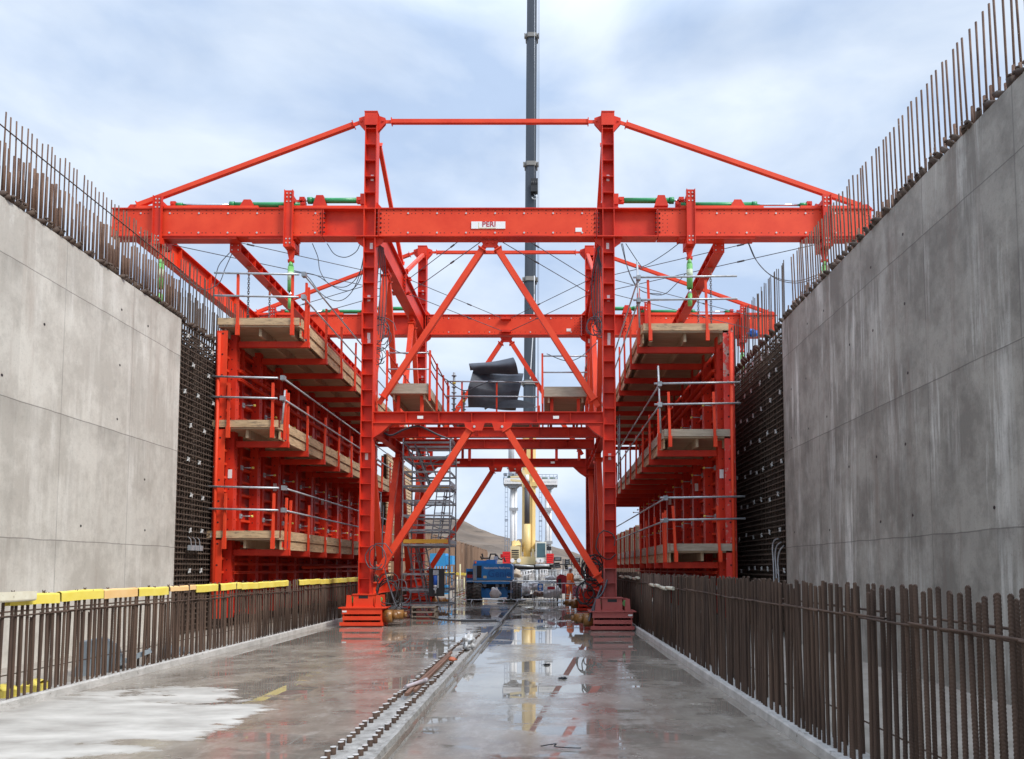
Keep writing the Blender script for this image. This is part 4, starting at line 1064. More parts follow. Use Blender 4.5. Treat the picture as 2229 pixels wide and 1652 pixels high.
        # painted timber ends
        if left:
            m = MB(); m.box((xi+inn*.001, Y0+.5, zd-.28), (xi+inn*.006, Y0+.72, zd-.08)); m.build('paint_daub', BLUED, p)
            m = MB(); m.box((xi+inn*.001, Y0+.2, zd-.26), (xi+inn*.005, Y0+.4, zd-.1)); m.build('paint_daub', RED, p)
        ht = 1.5 if nmv == 'top' else 1.30
        # brackets and posts
        for k in range(11):
            y = 21.65 + k*PIT
            if y > Y1: break
            m = MB(); m.box((X+inn*.41, y+.17, zd-.50), (xi+inn*.10, y+.20, zd-.32)); m.box((X+inn*.41, y+.25, zd-.50), (xi+inn*.10, y+.28, zd-.32))
            m.box((xi+inn*.10, y+.16, zd-.50), (xi+inn*.115, y+.29, zd-.32))
            if nmv != 'lowest': pass
            m.build('bracket', RED, p)
            m = MB(); lean = random.uniform(-.03,.03)
            m.bar((xi+inn*.08, y+.22, zd-.48), (xi+inn*(.08+lean), y+.22+random.uniform(-.03,.03), zd+ht-.15), .06, .07, (0,1,0)); m.mat(1); m.box((xi+inn*.112, y+.20, zd+.10), (xi+inn*.116, y+.25, zd+.2)); m.build('guard_post', [RED2, LABELM], p)
        # front posts
        f1 = .14 if nmv != 'top' else .24
        for fr, ex in ((.75, 0), (.08, 0)):
            xx = xi + (xo-xi)*fr; m = MB()
            m.bar((xx, Y0-.07, zd-.30), (xx+random.uniform(-.02,.03)-(0 if left else .06), Y0-.07, zd+ht), .07, .06, (0,1,0)); m.box((xx-.05, Y0-.115, zd-.32), (xx+.055, Y0-.035, zd-.0)); m.build('guard_post', RED2, p)
        m = MB(); m.bar((xi+inn*.08, Y0+.3, zd-.32), (xi+inn*.08, Y0+.32, zd+ht-.1), .06, .07, (0,1,0)); m.build('guard_post', RED2, p)
        if left: rails = {'top': (596, 645), 'middle': (820, 864), 'lowest': (1058, 1106)}[nmv]
        else: rails = {'top': (603, 652), 'middle': (833, 878), 'lowest': (1080, 1128)}[nmv]
        for ry in rails:
            zr = zat(ry+3, FY0)
            over = .15 if left else .35
            m = MB(); m.tube((xo+s_*(.10 if left else .25), Y0-.13, zr+.02), (xi+inn*(.0 if left else .30), Y0-.13, zr-.03 if left else zr-.02), .03, 10); m.build('guard_rail', GALV, p)
            y = Y0
            while y < Y1-.5:
                e = min(y+6, Y1); m = MB(); m.tube((xi+inn*.14, y, zr-.03), (xi+inn*.14, e+.15, zr-.03), .026, 8); m.build('guard_rail', GALV, p); y = e
            m = MB(); m.box((xi+inn*.08, Y0-.17, zr-.09), (xi+inn*.2, Y0+.0, zr+.04)); m.build('tube_clamp', DGALV, p)
        if (not left and nmv != 'lowest') or (left and nmv == 'middle'):
            m = MB(); m.tube((xi+inn*.1, Y0+.02, zd+.1), (xi+inn*.16, Y0+.02, zd+(2.1 if not left else 1.1)), .028, 10); m.build('scaffold_tube', GALV, p)
    # access ladder between platforms
    xl = (xat(606, 930, FY0) if left else xat(1446, 950, FY0)) + inn*.35
    for z0_, z1_, y, nmx in ((2.4, 5.2, 32.6, 'lower'), (5.5, 8.2, 30.6, 'upper')):
        t = thing('access_ladder', 'galvanised ladder joining the %s two platforms by the %s wall' % (nmx, nm), 'ladder', (xl, y, z0_))
        m = MB()
        for d in (0, .62): m.tube((xl, y+d, z0_), (xl, y+d, z1_), .026, 8)
        m.build('stile', DGALV, t)
        m = MB(); z = z0_+.25
        while z < z1_: m.tube((xl, y, z), (xl, y+.62, z), .018, 6); z += .42
        m.build('rung', DGALV, t)
    return f
make_formwork(True); make_formwork(False)

# ------------------------------------------------------------------ walkways inside the gantry
def walkway(px0, px1, py, lab, posts_side, yend=27.3):
    x0, x1 = xat(px0, py, YN), xat(px1, py, YN); zd = zat(py, YN); y0, y1 = YN+.22, yend
    p = thing('walkway', lab, 'walkway', ((x0+x1)/2, (y0+y1)/2, zd), 0, 'timber walkways inside the gantry')
    m = MB(); m.box((x0, y0, zd-.05), (x1, y1, zd)); m.build('deck', PLY, p)
    m = MB()
    for x in (x0+.12, x1-.16): m.box((x, y0+.05, zd-.22), (x+.06, y1, zd-.051))
    m.build('joist', PLY, p)
    for x in (x0+.25, x1-.25):
        for y in (y0+.3, y1-.4): m = MB(); m.box((x-.05, y-.05, ZD1+.01), (x+.05, y+.05, zd-.051)); m.build('support_post', RED2, p)
    m = MB(); m.box((x0, y0-.04, zd-.045), (x1, y0, zd+.27)); m.build('toe_board', WOODG, p)
    for x in (x0, x1-.04): m = MB(); m.box((x, y0+.01, zd+.002), (x+.04, y1, zd+.25)); m.build('toe_board', WOODG, p)
    zt_ = zd + 1.32
    for x in (x0-.05, x1+.05):
        for i in range(4):
            y = y0-.05 + i*1.5; m = MB(); m.bar((x, y, zd-.28), (x, y, zt_), .06, .07, (0,1,0)); m.build('guard_post', RED2, p)
        for z in (zt_-.08, zt_-.60): m = MB(); m.tube((x, y0, z), (x, y1, z), .022, 8); m.build('guard_rail', RED if posts_side else GALV, p)
    for z in (zt_-.08, zt_-.60): m = MB(); m.tube((x0-.05, y0-.06, z), (x1+.05, y0-.06, z), .024, 8); m.build('guard_rail', GALV, p)
    return zd
walkway(843, 930, 850, 'timber walkway beside the ladder-side column of the gantry', 1)
walkway(1184, 1278, 857, 'timber walkway beside the crane boom in the gantry', 0)
zc_ = 7.52
p = thing('central_deck', 'middle timber deck of the gantry behind a red and grey railing', 'platform', (-1.5, 28.3, zc_))
xa, xb = xat(972, 895, 27.3), xat(1172, 895, 27.3)
m = MB(); m.box((xa, 27.32, zc_-.06), (xb, 30.5, zc_)); m.build('deck', PLY, p)
for px in (974, 1005, 1081, 1171):
    x = xat(px, 890, 27.2); m = MB(); m.bar((x, 27.25, zc_-.2), (x, 27.25, zc_+1.22), .06, .06, (0,1,0)); m.build('guard_post', RED2, p)
for z in (zat(830, 27.2), zat(862, 27.2)): m = MB(); m.tube((xa, 27.2, z), (xb, 27.2, z-.03), .028, 8); m.build('guard_rail', GALV, p)
for x in (xat(994, 850, 30.3), xat(1174, 850, 30.3)):
    m = MB(); m.bar((x, 30.3, zc_), (x, 30.3, zc_+1.0), .06); m.build('guard_post', RED2, p)
m = MB(); m.tube((xa, 30.3, zc_+.95), (xb, 30.3, zc_+.95), .026, 8); m.build('guard_rail', GALV, p)
m = MB()
for x in (xa+.3, (xa+xb)/2, xb-.3): m.box((x-.08, 27.5, ZD1+.02), (x+.08, 30.3, zc_-.061)) if False else m.box((x-.06, 27.4, zc_-.26), (x+.06, 30.4, zc_-.061))
m.build('joist', DGALV, p)
for x in (xa+.3, xb-.3):
    for y in (27.6, 30.1): m = MB(); m.box((x-.05, y-.05, ZD0+.05), (x+.05, y+.05, zc_-.262)); m.build('support_post', RED, p)
# threaded standards left of the mat
for px, py in ((988, 826), (1009, 866)):
    x = xat(px, 880, 28); zt_ = zat(py-15, 28); t = thing('threaded_standard', ('taller' if px < 1000 else 'shorter, yellow-collared') + ' notched grey standard rising from the middle deck left of the rubber mat', 'scaffold post', (x, 28, zc_))
    m = MB(); m.tube((x, 28, zc_), (x, 28, zt_), .045, 8); z = zc_+.1
    while z < zt_: m.tube((x, 28, z), (x, 28, z+.02), .10, 8); z += .22
    m.mat(1); m.tube((x, 28, zt_-.45), (x, 28, zt_-.35), .07, 8); m.build('notched_tube', [DGALV, YEL], t)
# rubber mat
YM = 28.1
mt_ = thing('rubber_mat', 'big curled dark grey rubber mat slumped over the middle deck rail', 'rubber mat', (xat(1075, 890, YM), YM, zc_))
def mp_(px, py, y=YM): return at(px, py, y)
def body(u, v):
    # v: 0 bottom .. 1 top ; u across
    ys = [890, 872, 852, 835, 815, 806]; L_ = [1021, 1021, 1023, 1028, 1031, 1033]; R_ = [1122, 1126, 1131, 1135, 1138, 1139]; dep = [.0, -.18, -.30, -.22, .05, .25]
    f = v*5; i = min(int(f), 4); k = f-i; k = k*k*(3-2*k)
    g = lambda a: a[i]*(1-k)+a[i+1]*k
    px = g(L_)*(1-u)+g(R_)*u
    y = YM + g(dep) + .25*math.sin(u*3.1-.3)*(v) - .12*math.sin(u*6+v*2) + (u-.5)*.5
    pt = at(px, g(ys) - 3*math.sin(u*3.1)*(v > .8), YM); return (pt.x, y, pt.z)
def thick(fn, d):
    return lambda u, v: (fn(u, v)[0], fn(u, v)[1]+d, fn(u, v)[2]+.01)
m = MB(); m.grid(body, 24, 24); m.grid(thick(body, .03), 24, 24); m.build('hanging_sheet', RUBMAT, mt_)
def roll(u, v):
    w_ = min(v/.75, 1); back = max(0, (v-.75)/.25)
    lx = 1037 - 17*w_**.7; rx = 1128 - 11*w_**1.5; px = lx + (rx-lx)*u
    yl = 816 - 24*w_; yr = 812 - 34*w_; py = yl + (yr-yl)*u
    c = at(px, py, YM-.35); b = .30*math.sin(math.pi*w_)*(.8+.2*u)
    return (c.x, YM-.30 - b + back*.55, c.z + .03*math.sin(u*5+w_*2) - .12*back**2)
m = MB(); m.grid(roll, 20, 24); m.grid(thick(roll, .035), 20, 24); m.build('rolled_edge', RUBMAT, mt_)
def flop(u, v):
    px = 1056 + (1164-1056)*u; h = 32*math.sin(min(u*1.9, 1.57))*(1-u)**.7 + 12*u; c = at(px, 893-(1-v)*h, YM-.5)
    return (c.x, YM-.55 - .35*v, c.z)
m = MB(); m.grid(flop, 20, 8); m.build('fallen_flap', mat('dark_mat_underside', (.012,.014,.02), (.02,.022,.03), .7), mt_)

# ------------------------------------------------------------------ scaffold stair tower
SX0, SX1, SY0, SY1 = -5.10, -3.42, 26.2, 28.0
st = thing('stair_tower', 'grey scaffold stair tower with yellow toe boards beside the gantry leg', 'scaffold', ((SX0+SX1)/2, 27.1, 0))
for x in (SX0, SX1):
    for y in (SY0, SY1):
        m = MB(); m.tube((x, y, .02), (x, y, 6.5), .026, 8); m.box((x-.07, y-.07, 0), (x+.07, y+.07, .02)); m.tube((x, y, .15), (x, y, .19), .06, 8)
        m.build('standard', DGALV, st)
zl = [zat(v, SY0) for v in (963, 995, 1027, 1058, 1090, 1122, 1154, 1186, 1250, 1284, 1317)]
for z in zl:
    for y in (SY0, SY1): m = MB(); m.box((SX0, y-.018, z-.035), (SX1, y+.018, z+.035)); m.build('ledger', DGALV, st)
    for x in (SX0, SX1): m = MB(); m.box((x-.018, SY0, z-.035), (x+.018, SY1, z+.035)); m.build('ledger', DGALV, st)
for k in range(7):
    z = .5 + k*.82; f_ = -1 if k % 2 else 1; xm_ = (SX0+SX1)/2
    m = MB(); m.bar((xm_-.8*f_, SY1+.03, z), (xm_+.8*f_, SY1+.03, z+.8), .03); m.build('diagonal_brace', DGALV, st)
    m = MB(); m.box((SX0+.1, 27.05, z+.35), (SX1-.1, 27.09, z+.41)); m.build('mid_bar', DGALV, st)
for zp, k in ((zl[3], 0), (zl[7], 1), (zl[0], 0)):
    m = MB(); m.box((SX0+.05, SY0 if k else SY0+.9, zp-.03), (SX1-.05, SY1 if not k else SY0+.9, zp+.03)); m.build('stage_board', GALV, st)
    m = MB(); m.box((SX0+.03, (SY0-.03 if k else SY1-.12), zp+.06), (SX1-.05, (SY0-.005 if k else SY1-.09), zp+.20)); m.build('toe_board', YDECK, st)
    m = MB(); m.box((SX1+.02, SY0+.05, zp+.05), (SX1+.04, SY1-.05, zp+.19)); m.build('toe_board', GALV, st)
for z0_, z1_, xa_, xb_ in ((.2, zl[7], SX1-.75, SX0+.35), (zl[7], zl[3], SX0+1.2, SX1-.25), (zl[3], 6.3, SX0+.9, SX0+.3)):
    m = MB(); ww = .55
    for y in (SY0+.35, SY0+.35+ww): m.bar((xa_, y, z0_), (xb_, y+.3, z1_), .035, .06)
    m.build('ladder_stile', DGALV, st)
    n = int((z1_-z0_)/.27); m = MB()
    for i in range(1, n):
        f = i/n; x = xa_+(xb_-xa_)*f; m.bar((x, SY0+.35+.3*f, z0_+(z1_-z0_)*f), (x, SY0+.35+ww+.3*f, z0_+(z1_-z0_)*f), .09, .03)
        m.bar((x-.32, SY0+.9, z0_+(z1_-z0_)*f), (x+.32, SY0+.9, z0_+(z1_-z0_)*f), .03, .03)
    m.build('ladder_rungs', DGALV, st)
    for sx_ in (-.33, .33): m = MB(); m.bar((xa_+sx_, SY0+.9, z0_), (xb_+sx_, SY0+.9, z1_), .035, .05); m.build('ladder_stile', DGALV, st)
m = MB()
for i in range(3): m.box((SX0+.45, SY0-.55+.0*i, .05+.16*i), (SX1-.4, SY0-.30+.3*i, .09+.16*i)); 
for x in (SX0+.45, SX1-.44): m.box((x, SY0-.5, 0), (x+.04, SY0+.2, .44))
m.build('entry_step', WOODG, st)
# electrical board
bx0, bx1, bz0, bz1 = xat(933,1260,26.0), xat(967,1260,26.0), zat(1298,26.0), zat(1238,26.0)
eb = thing('meter_board', 'black board with blue and grey filter unit fixed on the stair tower', 'meter board', ((bx0+bx1)/2, 26.05, bz0))
m = MB(); m.box((bx0, 26.05, bz0), (bx1, 26.10, bz1)); m.build('black_panel', BLACK, eb)
xc_ = (bx0+bx1)/2-.02
m = MB(); m.box((xc_-.10, 26.0, bz1-.22), (xc_+.10, 26.049, bz1-.05)); m.box((xc_+.05, 26.0, bz0+.3), (xc_+.10, 26.04, bz1-.2)); m.tube((xc_-.01, 26.0, bz0+.1), (xc_-.01, 26.0, bz0+.25), .03, 8); m.tube((xc_-.02, 25.97, bz0+.27), (xc_-.02, 26.0, bz0+.27), .06, 12); m.build('grey_housing', GALV, eb)
m = MB(); m.tube((xc_-.02, 26.0, bz0+.40), (xc_-.02, 26.0, bz1-.24), .065, 12); m.build('blue_canister', mat_or('canister_blue', (.02,.12,.55)), eb)
m = MB(); m.tube((xc_-.02, 26.0, bz0+.33), (xc_-.02, 26.0, bz0+.398), .06, 12); m.build('clear_bowl', WHITE, eb)

# ------------------------------------------------------------------ hoses and cables
def loops(cx, cy, cz, rad, n, seed, flat_=.25):
    rnd = random.Random(seed); pts = []
    for i in range(n*14):
        a = i/14*2*math.pi; k = 1 + .28*math.sin(i*.37+seed) + rnd.uniform(-.06,.06)
        pts.append((cx + rad*k*math.cos(a) + .12*math.sin(i*.11+seed), cy + flat_*rad*math.sin(a*1.3+seed), cz + rad*1.25*k*math.sin(a) + .1*math.cos(i*.15)))
    return pts
def sag(p, q, d, n=14, dx=0):
    p, q = Vector(p), Vector(q); return [tuple(p.lerp(q, i/n) + Vector((dx*math.sin(math.pi*i/n), 0, -d*math.sin(math.pi*i/n)))) for i in range(n+1)]
cabs = [
 (loops(xat(822,730,YN+.5), YN+.6, zat(722,YN+.5), .34, 5, 2), 'tangled cable coil hanging behind the gantry column by the ladder tower', .014),
 (loops(xat(823,790,YN+.3), YN+.3, zat(778,YN+.3), .17, 4, 9), 'small cable coil hung under the big tangle on the gantry column', .013),
 (loops(xat(1303,715,YN+.5), YN+.6, zat(706,YN+.5), .22, 5, 4), 'cable bundle tied behind the gantry column by the crane', .016),
 (loops(xat(846,1300,YN+.2), YN+.2, zat(1288,YN+.2), .34, 4, 6, .5), 'hose loops over the amber motor of the bright red trolley', .018),
 (loops(xat(872,1292,YN+.4), YN+.5, zat(1292,YN+.4), .25, 2, 12, .2), 'round hose loop standing right of the amber motor', .016),
 (loops(xat(822,1190,YN-.3), YN-.35, zat(1212,YN-.3), .30, 2, 15, .2), 'grey hose ring hung around the lower gantry column', .016),
 (loops(xat(1292,1238,YN+1.2), YN+1.2, zat(1240,YN+1.2), .30, 6, 21, .6), 'dense black hose tangle at the foot of the dull red gantry leg', .022),
 (loops(xat(1283,1292,YN+.4), YN+.5, zat(1290,YN+.4), .24, 5, 23, .5), 'lower hose tangle beside the dull red trolley motor', .020),
 (loops(xat(1318,1190,YN-.3), YN-.3, zat(1195,YN-.3), .30, 1, 25, .3), 'single hose arch across the lower dull red gantry leg', .02),
]
for pts, lb, r in cabs: path_thing('cable_coil', lb, 'cable', pts, r, CABLE if r < .0165 else BLACK, 6)
def cable(pts, lb, r=.013): path_thing('hanging_cable', lb, 'cable', pts, r, CABLE, 5)
for i in range(5):
    x = xat(826, 600, YN+.4); cable(sag((x+i*.02, YN+.35+i*.05, ZB0-.02), (x-.12+i*.05, YN+.5, zat(710+i*8, YN+.4)), .0, 12, .06*(i-2)), 'black cable of the bundle dropping from the beam, strand %s, behind the ladder-side column' % ords[i], .016)
for i in range(6):
    x = xat(1306, 600, YN+.4); cable(sag((x+.02-i*.02, YN+.35+i*.05, ZB0-.02), (x-.14+i*.04, YN+.7, zat(700+i*6, YN+.4)), .0, 12, .08*(i-2.5)), 'black cable of the bundle dropping from the beam, strand %s, behind the crane-side column' % ords[i], .018)
def C(px, py, Y=YN+.1): return tuple(at(px, py, Y))
cable([C(793,545), C(788,580), C(772,610), C(748,625), C(716,618), C(697,590), C(692,560), C(680,530)], 'cable swag under the beam between column and inner green jack, deeper loop')
cable([C(785,528), C(775,548), C(752,560), C(728,553), C(712,530)], 'shallow cable swag under the beam beside the column')
cable([C(795,540), C(782,600), C(762,640), C(735,655), C(700,640), C(668,600), C(640,592)], 'cable swag from the column down to the inner green jack')
cable([C(795,545), C(785,605), C(762,632), C(728,625), C(690,600), C(642,590)], 'second cable swag from the column to the inner green jack')
cable([C(500,550), C(478,575), C(470,600), C(466,625)], 'thin cable hanging from the pale-side spreader beam end to the cage')
cable([C(505,552), C(490,585), C(475,618), C(440,630), C(400,600), C(375,575)], 'cable swag linking the outer green jack with the spreader beam end')
cable([C(1352,530), C(1362,570), C(1378,610), C(1400,635), C(1440,640)], 'cable falling from the beam to the streaked-side guard rail')
cable([C(1362,530), C(1385,565), C(1397,583), C(1382,582), C(1405,578), C(1448,552), C(1480,528)], 'hooked cable swag under the beam on the crane side')
cable([C(1355,530), C(1368,590), C(1392,630), C(1440,642), C(1470,620), C(1492,596)], 'cable loop from the crane-side column to the inner green jack')
cable([C(1628,528), C(1645,565), C(1680,600), C(1730,612), C(1775,600), C(1795,590)], 'cable swag beneath the far right end of the beam')
cable([C(1630,530), C(1652,575), C(1690,607), C(1735,616), C(1780,604)], 'second lower cable swag beneath the far right end of the beam')
cable([C(1190,770,YN+.15), C(1230,785,YN+.15), C(1262,778,YN+.15), C(1300,745,YN+.15)], 'black cable draped along the crane-side walkway rail')
cable([C(846,755,YN+.1), C(880,770,YN+.1), C(930,768,YN+.1)], 'black cable draped over the ladder-side walkway rail')
cable([C(931,765,22.8), C(944,800,23.8), C(960,818,25.4), C(974,828,27.1), C(1010,850,27.1), C(1045,838,27.0), C(1075,828,27.0), C(1130,832,27.0)], 'long black cable swagging along the middle deck rail and over the mat', .02)
cable([C(826,935,24.6), C(850,948,24.7), C(880,935,24.7), C(912,928,24.7), C(950,945,24.7), C(975,955,24.8)], 'thick black cable sagging under the deck beams', .035)
cable([C(835,1100,YN-.2), C(832,1185,YN-.2), C(838,1240,YN-.25), C(850,1285,YN-.3), C(862,1320,YN-.3)], 'black hose running down to the amber motor', .02)
cable([C(1310,1275,YN-.3), C(1300,1300,YN-.4), C(1288,1330,YN-.5), C(1282,1352,YN-.6)], 'thick black hose pair dropping to the slab by the dull red trolley, first', .035)
cable([C(1322,1262,YN-.3), C(1312,1290,YN-.4), C(1296,1310,YN-.5), C(1290,1345,YN-.6)], 'thick black hose pair dropping to the slab by the dull red trolley, second', .03)
g = lambda px, py, z=.015: tuple(fz(px, py, z))
cable([tuple(Vector(g(928,1308))+Vector((0,0,.5))), tuple(Vector(g(924,1330))+Vector((0,0,.1))), g(935,1342), g(960,1348), g(1003,1350), g(1040,1350)], 'black cable lying on the wet slab from the stair tower to the cable cover', .02)
cable([g(1078,1352), g(1092,1356), g(1075,1372), g(1062,1385), g(1048,1400)], 'black cable continuing from the cable cover along the dark joint', .016)
c0, c1 = fz(1004,1353,0), fz(1080,1353,0)
t = thing('cable_cover', 'low black and grey cable cover across the wet slab', 'cable cover', tuple((c0+c1)/2))
m = MB(); m.prism([(-.12,0),(.12,0),(.06,.06),(-.06,.06)], 'x', 0, 1) if False else m.prism([(c0.y-.12,.002),(c0.y+.12,.002),(c0.y+.06,.07),(c0.y-.06,.07)], 'x', c0.x, c1.x); m.build('ramp_body', BLACK, t)
m = MB(); m.box((c0.x+.05, c0.y-.05, .071), (c1.x-.05, c0.y+.05, .08)); m.build('ramp_lid', GALV, t)
# grey conduits by the streaked wall and grey sockets by the pale wall
for i, px in enumerate((1702, 1707, 1713)):
    x = WR-.08-i*.03; y = WEND+.3+i*.12
    path_thing('conduit', 'pale grey bent conduit at the bottom corner of the streaked wall, %s from the mesh' % ords[i], 'conduit', [(x, y, .2), (x, y, 1.5+i*.1), (x-.02, y, 1.9+.2*i), (x, y-.1, 2.2+.15*i), (x+.05, y-.3, 2.35+.1*i)], .02, GALV)
x = WL+.05
t = thing('socket_bank', 'three grey sockets wired low on the dark rebar mesh beside the pale wall', 'socket box', (x, 20, zat(1193, 19.9)))
for i in range(3):
    m = MB(); y = 19.75 + i*.25; z = zat(1198, 19.9); m.box((x, y, z), (x+.1, y+.18, z+.14)); s1 = m.build('socket', GALV, t)
    m = MB(); m.path([(x+.05, y+.1, z+.14), (x+.05, y+.05, z+.3), (x+.03, y-.05, z+.36)], .012); m.build('lead', GALV, t)
tag(crumple('blue_bag', 'blue plastic bag caught on the bars above the dark mesh', 'plastic bag', at(1638, 726, 24.5), (.16,.12,.14), mat('blue_bag_plastic', (.02,.13,.55), (.04,.2,.7), .4), 4, 9, .5), None)
t = thing('warning_tape', 'yellow tape knotted on the lowest streaked-side platform rail', 'tape', at(1560, 1090, 21.2)) if False else None
m = MB(); a = at(1565, 1082, FY0-.15); 
# ------------------------------------------------------------------ background: sheet piles
def sheet_piles(x, y0, y1, z, sg, lab):
    t = thing('sheet_pile_wall', lab, 'sheet piling', (x, (y0+y1)/2, -.3)); m = MB(); y = y0; pts = []
    while y < y1: pts += [(x, y), (x, y+.42), (x+sg*.38, y+.62), (x+sg*.38, y+1.04)]; y += 1.26
    k = len(m.v)
    for (a, b) in pts: m.v.append((a, b, -.3)); m.v.append((a, b, z + .15*math.sin(b*2)))
    for i in range(len(pts)-1): m.face((k+2*i, k+2*i+2, k+2*i+3, k+2*i+1))
    m.build('pile_face', SHEETP, t); return t
sheet_piles(-9.2, 42.5, 112, 4.4, 1, 'long rusty brown sheet pile wall below the spoil hill')
sheet_piles(6.6, 46, 118, 4.6, -1, 'shorter looking brown sheet pile wall behind the dull red gantry leg')
m = MB(); m.box((-30, 113, -.3), (-9, 114, 3.0)); tag(m.build('retaining_wall', SHEETP), 'far brown wall closing the trench at the foot of the hill', 'wall')
t = thing('timber_shoring', 'tall brown slatted timber shoring beyond the pale-side platforms', 'shoring', (-9.1, 45.5, 0))
m = MB(); z = 0
while z < 8.2: m.box((-9.1, 41.8, z), (-9.02, 49.6, z+.16)); z += .21
m.build('slats', WOOD, t)
for i in range(5): m = MB(); m.box((-9.3, 41.9+i*1.85, -.1), (-9.101, 42.05+i*1.85, 8.3)); m.build('upright', PLYD, t)
m = MB(); m.box((-9.4, 41.8, 0), (-9.31, 49.6, 8.2)); m.build('backing', PLYD, t)
# far low grey edge right of the crane
m = MB(); m.box((4.2, 139, -.3), (40, 141, 3.6)); tag(m.build('earth_bund', GRND), 'pale grey-brown earth bank far right of the crane', 'bank')

# ------------------------------------------------------------------ mobile crane
YC = 78.0
cr = thing('mobile_crane', 'cream telescopic crane with a black boom rising out of the picture', 'crane', (xat(1150, 1237, YC), YC, 0))
xb0, zb0_ = xat(1150.5, 1225, YC), zat(1226, YC)
def boomx(z): return xb0 + (z-zb0_)*((xat(1158, 0, YC)-xb0)/(zat(0, YC)-zb0_))
def boomsec(m, z0, z1, w_, d_, n=None):
    prof = [(-w_/2, -d_*.3), (-w_*.3, -d_/2), (w_*.3, -d_/2), (w_/2, -d_*.3), (w_/2, d_*.3), (w_*.25, d_/2), (-w_*.25, d_/2), (-w_/2, d_*.3)]; k = len(m.v)
    for z in (z0, z1):
        for a, b in prof: m.v.append((boomx(z)+a, YC+b, z))
    for i in range(8): m.face((k+i, k+(i+1)%8, k+8+(i+1)%8, k+8+i))
    m.face(tuple(range(k, k+8))); m.face(tuple(range(k+15, k+7, -1)))
m = MB(); boomsec(m, zb0_+1.2, zat(942, YC), 1.42, 1.5)
x = boomx(8); m.box((x-.52, YC-.80, zb0_+1.3), (x-.46, YC-.751, zat(960,YC))); m.box((x+.30, YC-.80, zb0_+1.3), (x+.36, YC-.751, zat(960,YC)))
for z in (zat(1060,YC), zat(1035,YC)): m.box((boomx(z)-.75, YC-.85, z), (boomx(z)+.9, YC+.8, z+.45))
m.build('base_boom', YBOOM, cr)
cuts = [(zat(942,YC), zat(831,YC), 1.30), (zat(831,YC), zat(607,YC), 1.22), (zat(607,YC), zat(358,YC), 1.19), (zat(358,YC), zat(80,YC), 1.14), (zat(80,YC), zat(-120,YC), 1.08)]
for z0_, z1_, w_ in cuts:
    m = MB(); boomsec(m, z0_+.002, z1_, w_, w_*1.1); b = m.build('boom_section', BOOMK, cr)
    m = MB(); boomsec(m, z1_-.45, z1_+.0, w_+.22, w_*1.1+.22)
    for s_ in (-1, 1): m.box((boomx(z1_)+s_*(w_/2+.10), YC-.7, z1_-.5), (boomx(z1_)+s_*(w_/2+.24), YC-.3, z1_-.1))
    m.build('boom_collar', mat_or('grey_collar', (.22,.21,.19)), b)
m = MB(); x = boomx(10)-.16; m.tube((x, YC-1.05, zat(1222,YC)), (x, YC-1.0, zat(1142,YC)), .38, 14); m.mat(1); m.tube((x, YC-1.0, zat(1142,YC)), (x, YC-.95, zat(1050,YC)), .27, 12); m.mat(2); m.tube((x, YC-.95, zat(1052,YC)), (x, YC-.93, zat(1036,YC)), .2, 10); m.build('luffing_cylinder', [YBOOM, mat_or('dull_grey_rod', (.07,.065,.07)), WHITE], cr)
m = MB(); m.bar((boomx(10)-.6, YC-.9, zat(1050,YC)), (xat(1112,1048,YC), YC-.9, zat(1047,YC)), .2, .22); m.bar((xat(1112,1042,YC), YC-.9, zat(1041,YC)), (xat(1138,1036,YC), YC-.9, zat(1039,YC)), .2, .2); m.prism([(xat(1137,1025,YC), zat(1028,YC)), (xat(1141,1025,YC), zat(1025,YC)), (xat(1160,1070,YC), zat(1068,YC)), (xat(1137,1070,YC), zat(1062,YC))], 'y', YC-.95, YC-.85); m.build('jib_bracket', CREAM, cr)
m = MB()
e = lambda px, py, px2, py2, y0, y1: m.box((xat(px,py,YC), y0, zat(py2,YC)), (xat(px2,py,YC), y1, zat(py,YC)))
e(1113.5,1190,1134,1227, YC-2.4, YC+3); m.mat(1)
for i in range(5): e(1116, 1198+i*4.6, 1131, 1200.5+i*4.6, YC-2.43, YC-2.401)
m.build('engine_housing', [CREAM, BLACK], cr)
m = MB()
for i in range(7): m.path([(xat(1118+i*2.3,1186,YC), YC-2+i*.3, zat(1190,YC)), (xat(1117+i*2.4,1183,YC), YC-2+i*.2, zat(1181-(i%3),YC)), (xat(1121+i*2,1185,YC), YC-1.8, zat(1190,YC))], .12, 6)
m.build('hose_reel', YBOOM, cr)
m = MB(); e(1133.9,1212,1166,1229, YC-1.8, YC+3); e(1140,1195,1145,1212, YC-1.2, YC+1); e(1158,1195,1163,1212, YC-1.2, YC+1); m.build('turntable', CREAM, cr)
m = MB(); e(1166.5,1181,1189,1223, YC-2.4, YC+.2); m.build('cab', mat_or('cab_ivory', (.74,.72,.62)), cr)
cab_o = [o for o in cr.children if o.name.startswith('cab')][0]
m = MB(); e(1169.5,1184,1187,1214, YC-2.44, YC-2.401); m.build('windscreen', GLASS, cab_o)
for px in (1114, 1128, 1171, 1178): m = MB(); c = at(px+1.5, 1220, YC-2.5); m.tube(c, c+Vector((0,.2,0)), .22, 12); m.build('headlight', WHITE, cr)
m = MB(); m.path([at(1189,1187,YC-2.2), at(1193,1188,YC-2.2), at(1195,1191,YC-2.2)], .05); c = at(1195,1194,YC-2.2); m.box(c-Vector((.25,.1,.2)), c+Vector((.25,.1,.2))); m.build('mirror', BLACK, cr)
